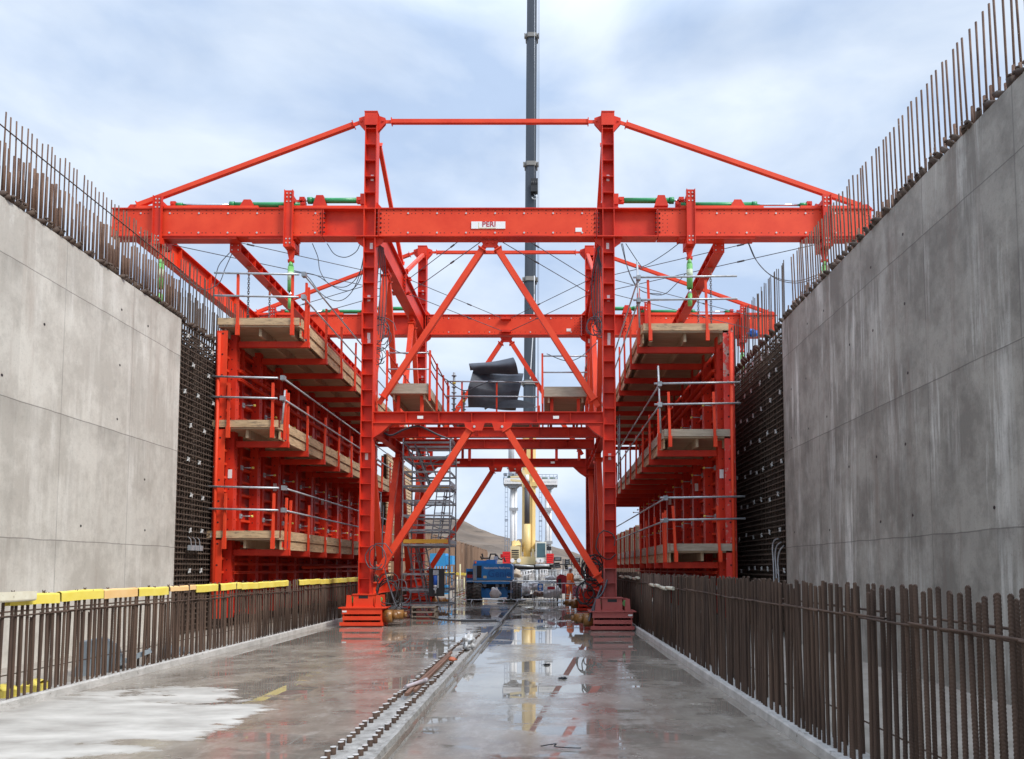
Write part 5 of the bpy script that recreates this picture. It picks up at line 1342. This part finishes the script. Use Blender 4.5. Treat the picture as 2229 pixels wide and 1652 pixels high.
for (a, b, ya, yb_) in ((1097,1113,1202,1227), (1189.5,1203,1206,1227)):
    m = MB(); n = 5
    for i in range(n):
        q0 = ya+(yb_-ya)*i/n; q1 = ya+(yb_-ya)*(i+1)/n-.6; e(a, q0, b, q1, YC-2.6, YC+2); 
        if a < 1150 and i == 1: e(a-5, q0, a, q1+3, YC-2.2, YC)
        if a > 1150: e(b, q0+.6, b+2.2, q1, YC-2.2, YC)
    m.build('counterweight', REDP, cr)
m = MB(); e(1085,1229,1212,1236, YC-2.2, YC+6); e(1100,1236,1200,1246, YC-1.8, YC+6); m.build('carrier', BLACK, cr)
m = MB()
for px in (1090, 1120, 1145, 1170, 1205): c = at(px, 1254, YC-1.6); m.tube(c-Vector((0,.35,0)), c+Vector((0,.35,0)), .75, 16) if False else m.tube(c-Vector((.3,0,0)), c+Vector((.3,0,0)), .75, 16)
m.build('wheel', TYRE, cr)
m = MB(); m.tube(at(1120,1230,YC-2.6), at(1162,1233,YC-2.6), .10, 8); m.tube(at(1165,1231,YC-2.6), at(1196,1231,YC-2.6), .14, 8); m.build('outrigger_beam', GALV, cr)
xw = xat(1170, 500, YC)-.05
m = MB()
for d in (0, .12): m.tube((xat(1171.5,0,YC)+d, YC-.7, zat(-110,YC)), (xat(1170,940,YC)+d, YC-.7, zat(935,YC)), .018, 5)
m.build('hoist_rope', CABLE, cr)
hx = xat(1163.5, 415, YC); hy = YC-1.2
m = MB(); m.tube((hx, hy, zat(-110,YC)), (hx, hy, zat(405,YC)), .02, 5); m.build('hook_rope', GALV, cr)
m = MB()
for d in (-.28, -.1, .1, .28): m.tube((hx+d-.05, hy, zat(414,YC)), (hx+d+.05, hy, zat(414,YC)), .42, 14)
m.box((hx-.38, hy-.35, zat(432,YC)), (hx+.38, hy+.35, zat(404,YC))); m.tube((hx, hy, zat(432,YC)), (hx, hy, zat(436,YC)), .1)
m.build('hook_block', BLACK, cr)
m = MB(); m.path([(hx, hy, zat(434,YC)), (hx+.05, hy, zat(437,YC)), (hx+.28, hy, zat(441,YC)), (hx+.1, hy, zat(446,YC)), (hx-.2, hy, zat(444,YC)), (hx-.25, hy, zat(441,YC))], .07, 7); m.build('hook', GALV, cr)
m = MB(); m.path([at(1163,640,YC-1.2), at(1162,700,YC-1.2), at(1158,760,YC-1.2), at(1154,825,YC-1.2)], .05, 6); m.tube(at(1163,600,YC-1.2), at(1163,645,YC-1.2), .04, 6); m.build('sling', WHITE, cr)

# lifting towers with platforms
YT = 84.0
def tower(x0, x1, ytop, label, px0, px1, dome, lad):
    t = thing('jacking_tower', label, 'tower', (xat((x0+x1)/2, 1237, YT), YT, 0), 0, 'white jacking towers behind the crane')
    xa_, xb_ = xat(x0, 1150, YT), xat(x1, 1150, YT); zt_ = zat(ytop, YT)
    w3 = (xb_-xa_)/3; m = MB()
    m.tube((xa_+w3*1.1, YT, -.3), (xa_+w3*1.1, YT, zt_), w3*.95, 14); m.tube((xb_-w3*.7, YT-.1, -.3), (xb_-w3*.7, YT-.1, zt_), w3*.62, 12); m.build('white_mast', WHITE, t)
    m = MB()
    for z in (4.5, 8.3, zt_-.3): m.box((xa_-.05, YT-.5, z), (xb_+.1, YT-.35, z+.35))
    m.path([(xa_+w3*.4, YT-.6, zt_-.2), (xa_+w3*.1, YT-.6, zt_-1.6), (xa_+w3*.3, YT-.6, zt_-4.5), (xa_+w3*.1, YT-.6, zt_-7.5)], .035)
    m.build('mast_clamp', GALV, t)
    a, b = xat(px0, ytop, YT), xat(px1, ytop, YT); zf = zt_; 
    m = MB(); m.box((a, YT-1.1, zf), (b, YT+1.1, zf+.30)); m.prism([(a+.3, zf), (b-.3, zf), (b-.7, zf-.35), (a+.7, zf-.35)], 'y', YT-.9, YT+.9); m.build('platform', DGALV, t)
    m = MB()
    for y in (YT-1.1, YT+1.1):
        for i in range(6): x = a+(b-a)*i/5; m.tube((x, y, zf+.3), (x, y, zf+1.25), .03, 5)
        for z in (zf+.75, zf+1.25): m.tube((a, y, z), (b, y, z), .03, 5)
    for x in (a, b):
        for z in (zf+.75, zf+1.25): m.tube((x, YT-1.1, z), (x, YT+1.1, z), .03, 5)
    m.bar((b-.55, YT-1.1, zf+.35), (b, YT-1.1, zf+1.2), .05); m.build('guard_rail', mat_or('blue_grey_rail', (.22,.27,.36)), t)
    mx_ = (xa_+xb_)/2
    m = MB(); m.box((mx_-1.05, YT-1.16, zf+.08), (mx_+1.05, YT-1.12, zf+.72)); s_ = m.build('name_board', WHITE, t)
    textmesh('CRAMBRIDGE', .30, (mx_, YT-1.165, zf+.36), mat_or('sign_grey', (.42,.43,.45)), s_)
    m = MB(); m.box((mx_-.75, YT-.4, zf+.3), (mx_-.08, YT+.3, zf+1.0)); m.box((mx_+.15, YT-.4, zf+.3), (mx_+.75, YT+.3, zf+1.0)); m.build('green_hose_reel', mat_or('moss_green', (.09,.15,.03)), t)
    if dome:
        m = MB(); m.tube((mx_, YT-.2, zf+1.0), (mx_, YT-.2, zf+1.9), .62, 16); m.tube((mx_, YT-.2, zf+1.9), (mx_, YT-.2, zf+2.15), .8, 16, .75); m.tube((mx_, YT-.2, zf+2.15), (mx_, YT-.2, zf+2.9), .55, 14, .35); m.tube((mx_+.0, YT-.9, zf+1.45), (mx_, YT-.8, zf+1.45), .22, 10); m.mat(1)
        m.box((mx_-1.1, YT-.5, zf+1.1), (mx_-.8, YT+.1, zf+1.4)); m.box((mx_+.8, YT-.5, zf+1.0), (mx_+1.25, YT+.1, zf+1.7)); m.mat(0); m.tube((mx_-.3, YT+.2, zf+2.9), (mx_-.3, YT+.2, zf+6.0), .35, 10); m.build('slewing_head', [mat_or('head_grey_white', (.55,.57,.6)), DGALV], t)
    la, lb_ = xat(lad, 1100, YT), xat(lad+5.5, 1100, YT); m = MB(); z = 1.0
    for x in (la, lb_): m.tube((x, YT-.9, 0), (x, YT-.9, zf-.1), .035, 5)
    while z < zf-.2: m.tube((la, YT-.9, z), (lb_, YT-.9, z), .03, 5); z += .55
    for z in (zf-4.1, zf-8.2): m.box((la-.05, YT-.95, z), (lb_+.05, YT-.9, z+.2))
    m.build('caged_ladder', mat_or('ladder_blue_grey', (.25,.30,.38)), t)
tower(1110, 1126, 1057, 'white mast tower with a slewing head on its platform behind the engine house', 1097, 1137, True, 1100.5)
tower(1186, 1201, 1059, 'white mast tower with two green reels on its platform behind the cab', 1172, 1213, False, 1174)

# black box frames right of the crane
for i, (a, b, c_, d_) in enumerate(((1206,1222,1213,1221), (1206,1221,1224,1237), (1229,1240,1217,1229), (1228,1238,1229,1243), (1248,1262,1214,1224), (1247,1261,1226,1236))):
    Y = 66 + (i % 2)*.5
    t = thing('black_bin', 'black %s box on the rack right of the crane, %s' % ('tilted' if i % 2 else 'square', ords[i]), 'box', (xat((a+b)/2, c_, Y), Y, zat(d_, Y)), 0, 'black boxes right of the crane')
    m = MB(); x0_, x1_, z0_, z1_ = xat(a,d_,Y), xat(b,d_,Y), zat(d_,Y), zat(c_,Y)
    if i % 2: m.prism([(x0_+.15, z0_), (x1_, z0_+.05), (x1_-.15, z1_), (x0_, z1_-.05)], 'y', Y-.4, Y+.4)
    else: m.box((x0_, Y-.4, z0_), (x1_, Y+.4, z1_))
    m.build('box_shell', BLACK, t)
    m = MB()
    for k in range(3): m.box((x0_+.1, Y-.43, z0_+.1+(z1_-z0_)*k/3), (x1_-.1, Y-.405, z0_+.16+(z1_-z0_)*k/3))
    m.build('box_rib', DGALV, t)
t = thing('steel_rack', 'dark steel rack carrying black boxes right of the crane', 'rack', (xat(1234,1230,67), 67, 0))
m = MB()
for px in (1206, 1226, 1244, 1262): m.tube((xat(px,1237,67), 67.2, -.3), (xat(px,1237,67), 67.2, 2.6), .05)
for z in (1.2, 2.1): m.tube((xat(1204,1237,67), 67.2, z), (xat(1264,1237,67), 67.2, z), .05)
m.build('rack_frame', BLACK, t)

# ------------------------------------------------------------------ blue boom lift
YL = 38.3
bl = thing('boom_lift', 'big blue rough-terrain boom lift with chunky black tyres', 'boom lift', (xat(1072, 1237, YL), YL+1, 0))
def ee(m, a, y, b, y2, d0, d1, Yr=YL): m.box((xat(a,y,Yr), Yr+d0, zat(y2,Yr)), (xat(b,y,Yr), Yr+d1, zat(y,Yr)))
m = MB(); x0_, x1_, z0_, z1_ = xat(1029,1250,YL), xat(1116,1250,YL), zat(1271,YL), zat(1227,YL)
m.prism([(x0_, z0_+.25), (x0_+.1, z0_), (x1_-.2, z0_), (x1_, z0_+.25), (x1_, z1_-.12), (x1_-.10, z1_), (x0_+.06, z1_), (x0_, z1_-.06)], 'y', YL, YL+1.6)
body_ = m.build('counterweight_body', BLUE, bl)
m = MB(); m.box((x0_+.22, YL-.015, z1_-.72), (x0_+.46, YL-.002, z1_-.1)); m.build('side_grille', BLACK, body_)
m = MB(); m.box((x0_+.02, YL-.012, z0_+.2), (x0_+.20, YL-.002, z1_-.1)); m.build('side_panel', GREYP, body_)
xm_ = x0_+ (x1_-x0_)*.63
textmesh('Nationwide Platforms', .155, (xm_-.05, YL-.008, z1_-.22), LABELM, body_, bold=.003); textmesh('Genie', .50, (xm_+.08, YL-.01, z1_-.52), BLUED, body_, extrude=.006, bold=.01)
m = MB(); ee(m, 1030,1220,1060,1227.5, .3, 1.5); ee(m, 1058,1218,1078,1227, .2, 1.4); m.build('engine_cover', BLUE, bl)
m = MB(); ee(m, 1013,1238,1028,1268, .4, 1.5); m.mat(1); ee(m, 1015,1244,1028,1251, .38, .399); m.mat(2); ee(m, 1015,1251,1028,1258, .37, .399); m.build('side_housing', [BLUE, BLACK, mat_or('faded_red', (.5,.04,.05))], bl)
m = MB(); ee(m, 1049,1281,1070,1302, .15, 1.5); ee(m, 1078,1278,1104,1301, .25, 1.5); ee(m, 1060,1290,1085,1301, .3, 1.2); ee(m, 1020,1285,1120,1291, .5, .8); m.build('chassis', BLUE, bl)
m = MB(); ee(m, 1040,1271.5,1112,1284, .45, 1.4); ee(m, 1060,1280,1110,1296, .6, 1.4); m.build('underframe', BLACK, bl)
for a, b in ((1078,1086),(1092,1100),(1048,1058)): m = MB(); ee(m, a, 1271.5, b, 1278, .12, .2); m.build('hydraulic_block', DGALV, bl)
m = MB(); m.box((x0_+.02, YL-.006, z0_+.16), (x1_-.02, YL-.001, z0_+.20)); m.build('trim_band', BLACK, body_)
m = MB(); m.box((x1_-.30, YL-.008, z0_+.32), (x1_-.12, YL-.001, z0_+.42)); m.box((x0_+.55, YL-.008, z0_+.30), (x0_+.72, YL-.001, z0_+.42)); m.loose('warning_decal', mat_or('decal_cream', (.7,.62,.4)), body_)
m = MB(); m.tube((x0_+.12, YL+.2, z1_-.01), (x0_+.12, YL+.2, z1_+.12), .05, 8); m.build('beacon', HIVIS, bl)
for q in range(5):
    m = MB(); xx = x0_+.5+q*.28; m.path([(xx, YL+.1, z0_+.02), (xx+.05, YL+.0, z0_-.15), (xx+.12, YL+.05, z0_-.28), (xx+.2, YL+.2, z0_-.2)], .02, 5); m.build('hose', BLACK, bl)
def wheel(px, d, r=.50, w_=.42):
    c = Vector((xat(px, 1290, YL), YL+d, r-.0)); m = MB(); m.tube(c-Vector((w_/2,0,0)), c+Vector((w_/2,0,0)), r*.93, 24)
    for i in range(18):
        a = i*math.pi/9
        for s_ in (-1, 1): m.bar(c+Vector((s_*.02, r*.95*math.cos(a), r*.95*math.sin(a))), c+Vector((s_*w_/2, r*.95*math.cos(a+.2), r*.95*math.sin(a+.2))), .06, .07)
    o = m.build('tyre', TYRE, bl); m = MB(); m.tube(c-Vector((w_/2+.01,0,0)), c+Vector((w_/2+.01,0,0)), r*.5, 12); m.build('rim', BLUE, o)
wheel(1022, .7); wheel(1040, -.05); wheel(1126, .0); wheel(1107, 2.6)
m = MB()
for pts in (((1049,1206),(1052,1216),(1066,1216),(1068,1207),(1079,1207),(1084,1216)), ((1081,1209),(1086,1217),(1092,1219),(1097,1214),(1100,1224)), ((1046,1212),(1050,1219)), ((1068,1207),(1064,1222),(1078,1222),(1079,1208))):
    m.path([at(a, b-1, YL+2.5) for a, b in pts], .05, 6)
m.build('basket_frame', BLACK, bl)
m = MB(); ee(m, 1068,1209,1078,1219, 2.4, 2.45); m.build('control_panel', GALV, bl)
tag(crumple('carrier_bag', 'white carrier bag with blue print hanging from the barrier by the boom lift', 'bag', at(1078, 1292, 37.3), (.28,.12,.30), BAG, 8, 10, .35), None)
# second blue machine
t = thing('access_platform', 'light blue slatted lift basket in front of the sheet piles', 'access platform', (xat(962, 1237, 50), 50, 0))
m = MB(); x0_, x1_ = xat(938,1230,50), xat(986,1230,50)
m.box((x0_, 49.5, 1.9), (x1_-.45, 51, 2.75)); m.box((x1_-.44, 49.6, 2.0), (x1_, 51, 2.6)); m.build('basket_panel', LBLUE, t)
m = MB()
for i in range(9): x = x0_+(x1_-x0_)*i/8; m.tube((x, 49.4, .6), (x, 49.4, 1.9), .035, 5)
m.tube((x0_, 49.4, 1.3), (x1_, 49.4, 1.3), .04); m.box((x0_+.3, 49.6, 0), (x1_-.3, 50.8, .6)); m.build('lower_frame', LBLUE, t)
# barriers
def barrier(x, y, label, w_=2.3, rz=0, infill=True):
    t = thing('pedestrian_barrier', label, 'barrier', (x, y, ZR if x > -1.6 else 0), rz, 'steel pedestrian barriers across the slab')
    m = LMB(); r = .018; pts = []
    for cx_, cz_, a0 in ((w_-.12,1.0,0),(.12,1.0,1),(.12,.28,2),(w_-.12,.28,3)):
        for k in range(5): a = (a0 + k/4)*math.pi/2; pts.append((cx_+.12*math.cos(a), 0, cz_+.10*math.sin(a)))
    pts.append(pts[0]); m.path(pts, r, 7); m.build('tube_frame', GALV, t)
    m = LMB(); n = 15
    for i in range(1, n): m.tube((w_*i/n, 0, .18), (w_*i/n, 0, 1.1), .007, 5)
    if infill: m.build('infill_bars', GALV, t)
    for x_ in (.35, w_-.35): m = LMB(); m.tube((x_, 0, .2), (x_-.05, -.25, .0), .016, 6); m.tube((x_, 0, .2), (x_+.05, .25, .0), .016, 6); m.build('foot', GALV, t)
    return t
b1 = barrier(xat(1013,1280,37), 37.0, 'steel barrier standing in front of the blue boom lift', infill=False)
b2 = barrier(xat(1112,1280,37.1), 37.1, 'steel barrier between the boom lift tyre and the blue notice')
b3 = barrier(xat(1160,1280,36.8), 36.7, 'steel barrier overlapping its neighbour and carrying a prohibition sign', 2.7)
b4 = barrier(xat(985,1280,40), 40.0, 'steel barrier end on left of the boom lift', 2.0, R(80))
m = LMB(); m.box((1.35,-.03,.62), (1.62,-.022,.98)); o = m.build('notice', mat_or('notice_blue', (.02,.18,.55)), b2)
m = LMB(); m.tube((1.485,-.032,.84), (1.485,-.0301,.84), .09, 16); m.box((1.44,-.0335,.66), (1.53,-.0305,.72)); m.build('notice_symbol', WHITE, b2)
m = LMB(); m.box((.72,-.03,.74), (1.10,-.022,.98)); m.mat(1); m.box((.72,-.034,.80), (1.10,-.0305,.93)); m.build('notice', [WHITE, PRED], b3)
m = LMB(); m.box((1.98,-.03,.45), (2.40,-.022,.98)); o = m.build('prohibition_sign', mat_or('faded_pink_sign', (.42,.22,.28)), b3)
m = LMB(); pts = [(2.19+.16*math.cos(a*math.pi/12), -.034, .78+.16*math.sin(a*math.pi/12)) for a in range(25)]; m.path(pts, .018, 5); m.path([(2.08,-.034,.89),(2.30,-.034,.67)], .016, 5); m.mat(1); m.box((2.14,-.033,.70), (2.24,-.0305,.86)); m.build('prohibition_symbol', [PRED, BLACK], b3)
m = LMB(); m.box((2.01,-.033,.48), (2.37,-.0305,.56)); m.build('sign_text_bar', mat_or('sign_dark_pink', (.28,.03,.06)), b3)
# white fence panels further back
for i in range(3):
    xa_, xb_ = xat(1117+i*53, 1250, 50), xat(1168+i*53, 1250, 50)
    t = thing('fence_panel', 'white vertical-bar fence panel %s' % ('nearest the boom lift', 'in the middle behind the leaning ladder', 'behind the worker in orange')[i], 'fence', ((xa_+xb_)/2, 50, 0), 0, 'white fence panels below the crane')
    m = MB()
    for z in (zat(1241,50), zat(1264,50), .12): m.tube((xa_, 50, z), (xb_, 50, z), .03, 6)
    for x in (xa_, xb_): m.tube((x, 50, -.3), (x, 50, zat(1240,50)), .035, 6)
    m.build('frame', GALV, t)
    m = MB(); n = 16
    for k in range(1, n): x = xa_+(xb_-xa_)*k/n; m.tube((x, 50, .12), (x, 50, zat(1241,50)), .018, 5)
    m.build('bars', GALV, t)
t = thing('step_ladder', 'white ladder leaning sideways on the fence left of the stand', 'ladder', at(1140, 1262, 48))
m = MB()
for d in (0, 8): m.tube(at(1128, 1246+d*1.4, 48), at(1162-d*.5, 1240+d*.9, 48), .03, 6)
m.build('stile', WHITE, t); m = MB()
for k in range(6): f = k/5; m.tube(at(1129+f*30, 1246-f*6, 48), at(1131+f*27, 1257-f*8, 48), .025, 5)
m.build('rungs', WHITE, t)
t = thing('tool_stand', 'white upright frame with hoses between ladder and red generator', 'stand', at(1183, 1268, 46))
m = MB()
for px in (1177, 1183, 1189, 1193): m.tube(at(px, 1270, 46), at(px-1, 1240, 46), .03, 6)
for py in (1240, 1250, 1258, 1266): m.tube(at(1175, py, 46), at(1193, py, 46), .025, 6)
m.build('upright_frame', WHITE, t)
t = thing('generator', 'dark red generator behind the worker in orange', 'generator', at(1222, 1280, 42.5))
m = MB(); x0_, x1_ = xat(1210,1260,42.5), xat(1236,1260,42.5); m.prism([(x0_, .3), (x1_, .3), (x1_, 1.25), (x1_-.1, 1.33), (x0_+.25, 1.42), (x0_+.05, 1.25)], 'y', 42.2, 43.4); g_ = m.build('housing', mat_or('deep_red', (.30,.008,.02)), t)
m = MB(); m.box((x0_+.12, 42.18, .5), (x0_+.3, 42.199, 1.15)); m.build('grille', BLACK, g_)
m = MB()
for x in (x0_+.1, x1_-.1): m.box((x-.04, 42.3, ZR), (x+.04, 43.3, .3))
m.build('skid', BLACK, t)
# clutter behind the barriers
t = thing('work_table', 'grey trestle table loaded with rags behind the barriers', 'table', at(1192, 1290, 42))
m = MB(); x0_, x1_ = xat(1160,1264,42), xat(1208,1264,42); zt_ = zat(1266,42); m.box((x0_, 41.5, zt_-.05), (x1_, 42.6, zt_)); m.build('table_top', DGALV, t)
for x in (x0_+.08, x1_-.08):
    for y in (41.6, 42.5): m = MB(); m.tube((x, y, ZR), (x, y, zt_-.051), .03, 6); m.build('leg', DGALV, t)
cl = [(1128,1290,39.0,(.32,.3,.38),BAG,'tall white woven bag beside the boom lift tyre'),(1142,1284,39.5,(.28,.3,.34),BAG,'slumped white bag behind the tyre'),(1160,1276,40,(.42,.3,.24),BAG,'greyish sack heap behind the first barrier'),
      (1176,1293,39.2,(.36,.3,.20),mat_or('brown_sack', (.16,.08,.045), c2=(.25,.14,.09)),'brown paper sack heap behind the barriers'),(1196,1290,39,(.42,.3,.34),BAG,'large white sheet bundle below the blue notice'),(1213,1290,39.3,(.22,.25,.36),BAG,'upright white bag right of the sheet bundle'),
      (1150,1298,39,(.4,.3,.12),mat_or('dark_scrap', (.05,.035,.03)),'low dark scrap heap by the tyre'),(1198,1258,42,(.33,.2,.14),BAG,'pale rag bundle lying on the trestle table'),(1133,1306,38.0,(.30,.2,.07),BAG,'flat white sheet scrap at the barrier foot'),
      (1122,1250,46,(.4,.3,.25),mat_or('timber_pale', (.5,.42,.32)),'pale timber offcuts above the tyre'),(1250,1262,43,(.5,.3,.12),WOODG,'grey plank pile right of the worker')]
for i, (px, py, Y, sz, mt, lb) in enumerate(cl): crumple('sack' if mt is BAG else 'scrap_heap', lb, 'sack' if mt is BAG else 'scrap', at(px, py, Y), sz, mt, i*3.7, 9, .45)
for i in range(6):
    m = MB(); a = at(985+i*5, 1290+i*3, 41); m.bar(a, a+Vector((random.uniform(.6,1.4), random.uniform(-.5,.5), random.uniform(-.1,.45))), .06, .04)
    tag(m.build('timber_offcut', [WOOD, GALV, REDP][i % 3]), ('%s offcut in the clutter left of the boom lift, %s' % (('timber', 'grey metal', 'red')[i % 3], ('lower', 'upper')[i//3])), 'offcut')
for i, (px, Y, h_) in enumerate(((1001, 44, 2.9), (1010, 46, 2.2), (995, 48, 2.1), (1052, 60, 2.8))):
    m = MB(); c = at(px, 1300, Y); m.tube((c.x, Y, ZR), (c.x, Y, h_-.9), .05, 6); tag(m.build('marker_post', mat_or('pale_yellow_post', (.7,.66,.4))), 'pale %s marker post in front of the sheet piles, %s from the stair tower' % (('slim','short','short','tall')[i], ords[(1,2,0,3)[i]]), 'post')
t = thing('timber_kerb_stack', 'yellow capped bar row end left of the boom lift', 'timber stack', at(985, 1250, 46))
m = MB()
for i in range(4): c = at(975+i*14, 1248+i*.6, 46); m.box(c-Vector((.2,.1,.08)), c+Vector((.18,.1,.08)))
m.build('stacked_blocks', YEL, t)

# ------------------------------------------------------------------ people
def skinned(name, verts, edges, radii, mt, parent, sub=2):
    me = bpy.data.meshes.new(name); me.from_pydata(verts, edges, []); o = bpy.data.objects.new(name, me); COL.objects.link(o)
    md = o.modifiers.new('s', 'SKIN'); md.use_smooth_shade = True
    sv = me.skin_vertices[0].data
    for i, r in enumerate(radii): sv[i].radius = r if isinstance(r, tuple) else (r, r); sv[i].use_root = (i == 0)
    ss = o.modifiers.new('u', 'SUBSURF'); ss.levels = sub; ss.render_levels = sub
    dg = bpy.context.evaluated_depsgraph_get(); m2 = bpy.data.meshes.new_from_object(o.evaluated_get(dg)); bpy.data.objects.remove(o)
    m2.materials.clear(); m2.materials.append(mt); q = bpy.data.objects.new(name, m2); COL.objects.link(q); q.parent = parent
    for p_ in m2.polygons: p_.use_smooth = True
    return q
def person(x, y, z, rz, label, s_=1.0, helmet=WHITE):
    t = thing('person', label, 'person', (x, y, z), rz); t.scale = (s_,)*3
    # local frame: faces +Y, right hand towards +X
    V = [(0,0,.95),(0,.01,1.12),(0,.01,1.32),(0,0,1.46),(0,.01,1.54),(0,.02,1.64),(0,.02,1.72)]; Rd = [(.15,.11),(.14,.10),(.17,.11),(.13,.09),.055,.085,.075]
    E = [(0,1),(1,2),(2,3),(3,4),(4,5),(5,6)]
    def add(v, r, frm): V.append(v); Rd.append(r); E.append((frm, len(V)-1)); return len(V)-1
    for s in (-1, 1):
        a = add((s*.18,0,1.42), .07, 3); b = add((s*.24,-.02 - s*.03,1.14), .05, a); c = add((s*.25,.10+s*.05,.90), .036, b); d = add((s*.245,.14+s*.05,.83), (.038,.02), c)
        for k, (ox, ln) in enumerate(((-.03,.065),(-.01,.08),(.01,.075),(.03,.06))): f1 = add((s*.245+ox*.3, .165+s*.05+ox, .79), .009, d); f2 = add((s*.24+ox*.3, .175+s*.05+ox, .79-ln*.6), .008, f1)
        tb = add((s*.225, .19+s*.05, .83), .010, d); add((s*.222, .205+s*.05, .79), .009, tb)
        h = add((s*.10, 0, .88), .095, 0); k_ = add((s*.11, .03+s*.06, .50), .062, h); an = add((s*.11, -.02+s*.10, .10), .042, k_); add((s*.11, .12+s*.10, .04), .04, an)
    skinned('body', V, E, Rd, SKIN, t)
    V2 = [(0,0,.86),(0,.01,1.12),(0,.01,1.34),(0,0,1.47)]; R2 = [(.19,.15),(.18,.145),(.21,.15),(.12,.10)]; E2 = [(0,1),(1,2),(2,3)]
    for s in (-1, 1):
        k = len(V2); V2 += [(s*.19,0,1.41),(s*.25,-.02-s*.03,1.14),(s*.255,.08+s*.05,.92)]; R2 += [.09,.075,.062]; E2 += [(2,k),(k,k+1),(k+1,k+2)]
    skinned('jacket', V2, E2, R2, HIVIS, t)
    V3 = [(0,0,.93)]; R3 = [(.16,.13)]; E3 = []
    for s in (-1, 1):
        k = len(V3); V3 += [(s*.10,0,.84),(s*.11,.03+s*.06,.50),(s*.11,-.01+s*.10,.14)]; R3 += [.115,.09,.08]; E3 += [(0,k),(k,k+1),(k+1,k+2)]
    skinned('trousers', V3, E3, R3, HIVIS, t)
    for s in (-1, 1):
        skinned('boot', [(s*.11,-.04+s*.10,.13),(s*.11,-.02+s*.10,.06),(s*.11,.14+s*.10,.045)], [(0,1),(1,2)], [.06,.055,.05], BLACK, t, 1)
    m = LMB()
    m.grid(lambda u, v: (.105*math.cos(u*6.283)*math.cos(v*1.57), .02+.13*math.sin(u*6.283)*math.cos(v*1.57), 1.70+.12*math.sin(v*1.57)), 16, 6)
    m.prism([(.09*math.cos(a*.3927)*1.05, .10+.09*math.sin(a*.3927)) for a in range(9)], 'z', 1.695, 1.705); m.build('helmet', helmet, t)
    m = LMB(); m.box((-.03,.095,1.655), (.03,.12,1.672)); m.mat(1); m.bar((0,.10,1.645), (0,.125,1.625), .022, .02); m.build('glasses', [BLACK, SKIN], t)
    m = LMB()
    for z, a, b in ((1.10,.19,.155), (1.00,.195,.155)):
        for r_ in range(24):
            t0, t1 = r_*math.pi/12, (r_+1)*math.pi/12; k = len(m.v)
            m.v += [(a*math.cos(t0), .01+b*math.sin(t0), z-.025), (a*math.cos(t1), .01+b*math.sin(t1), z-.025), (a*math.cos(t1), .01+b*math.sin(t1), z+.025), (a*math.cos(t0), .01+b*math.sin(t0), z+.025)]; m.face((k,k+1,k+2,k+3))
    for s in (-1, 1):
        for zz in (.42, .30):
            f = (.50-zz)/.36; c = (s*.11, (.03+s*.06)*(1-f)+(-.01+s*.10)*f, zz); m.tube((c[0], c[1], zz-.022), (c[0], c[1], zz+.022), .092, 12, caps=False)
        m.bar((s*.08,.165,1.12), (s*.09,.12,1.42), .04, .01)
    m.build('reflective_tape', SILV, t)
    return t
person(xat(1241,1280,39.6), 39.6, ZR, R(-62), 'worker in orange hi-vis and white helmet standing half turned behind the barriers', 1.06)
person(xat(908,1280,35.6), 35.6, 0, R(170), 'worker in orange with a blue helmet half hidden behind the stair tower', 1.0, LBLUE)
person(xat(934,1280,37), 37, 0, R(120), 'worker in orange just right of the blue-helmeted one behind the stair tower', 1.0, WHITE)
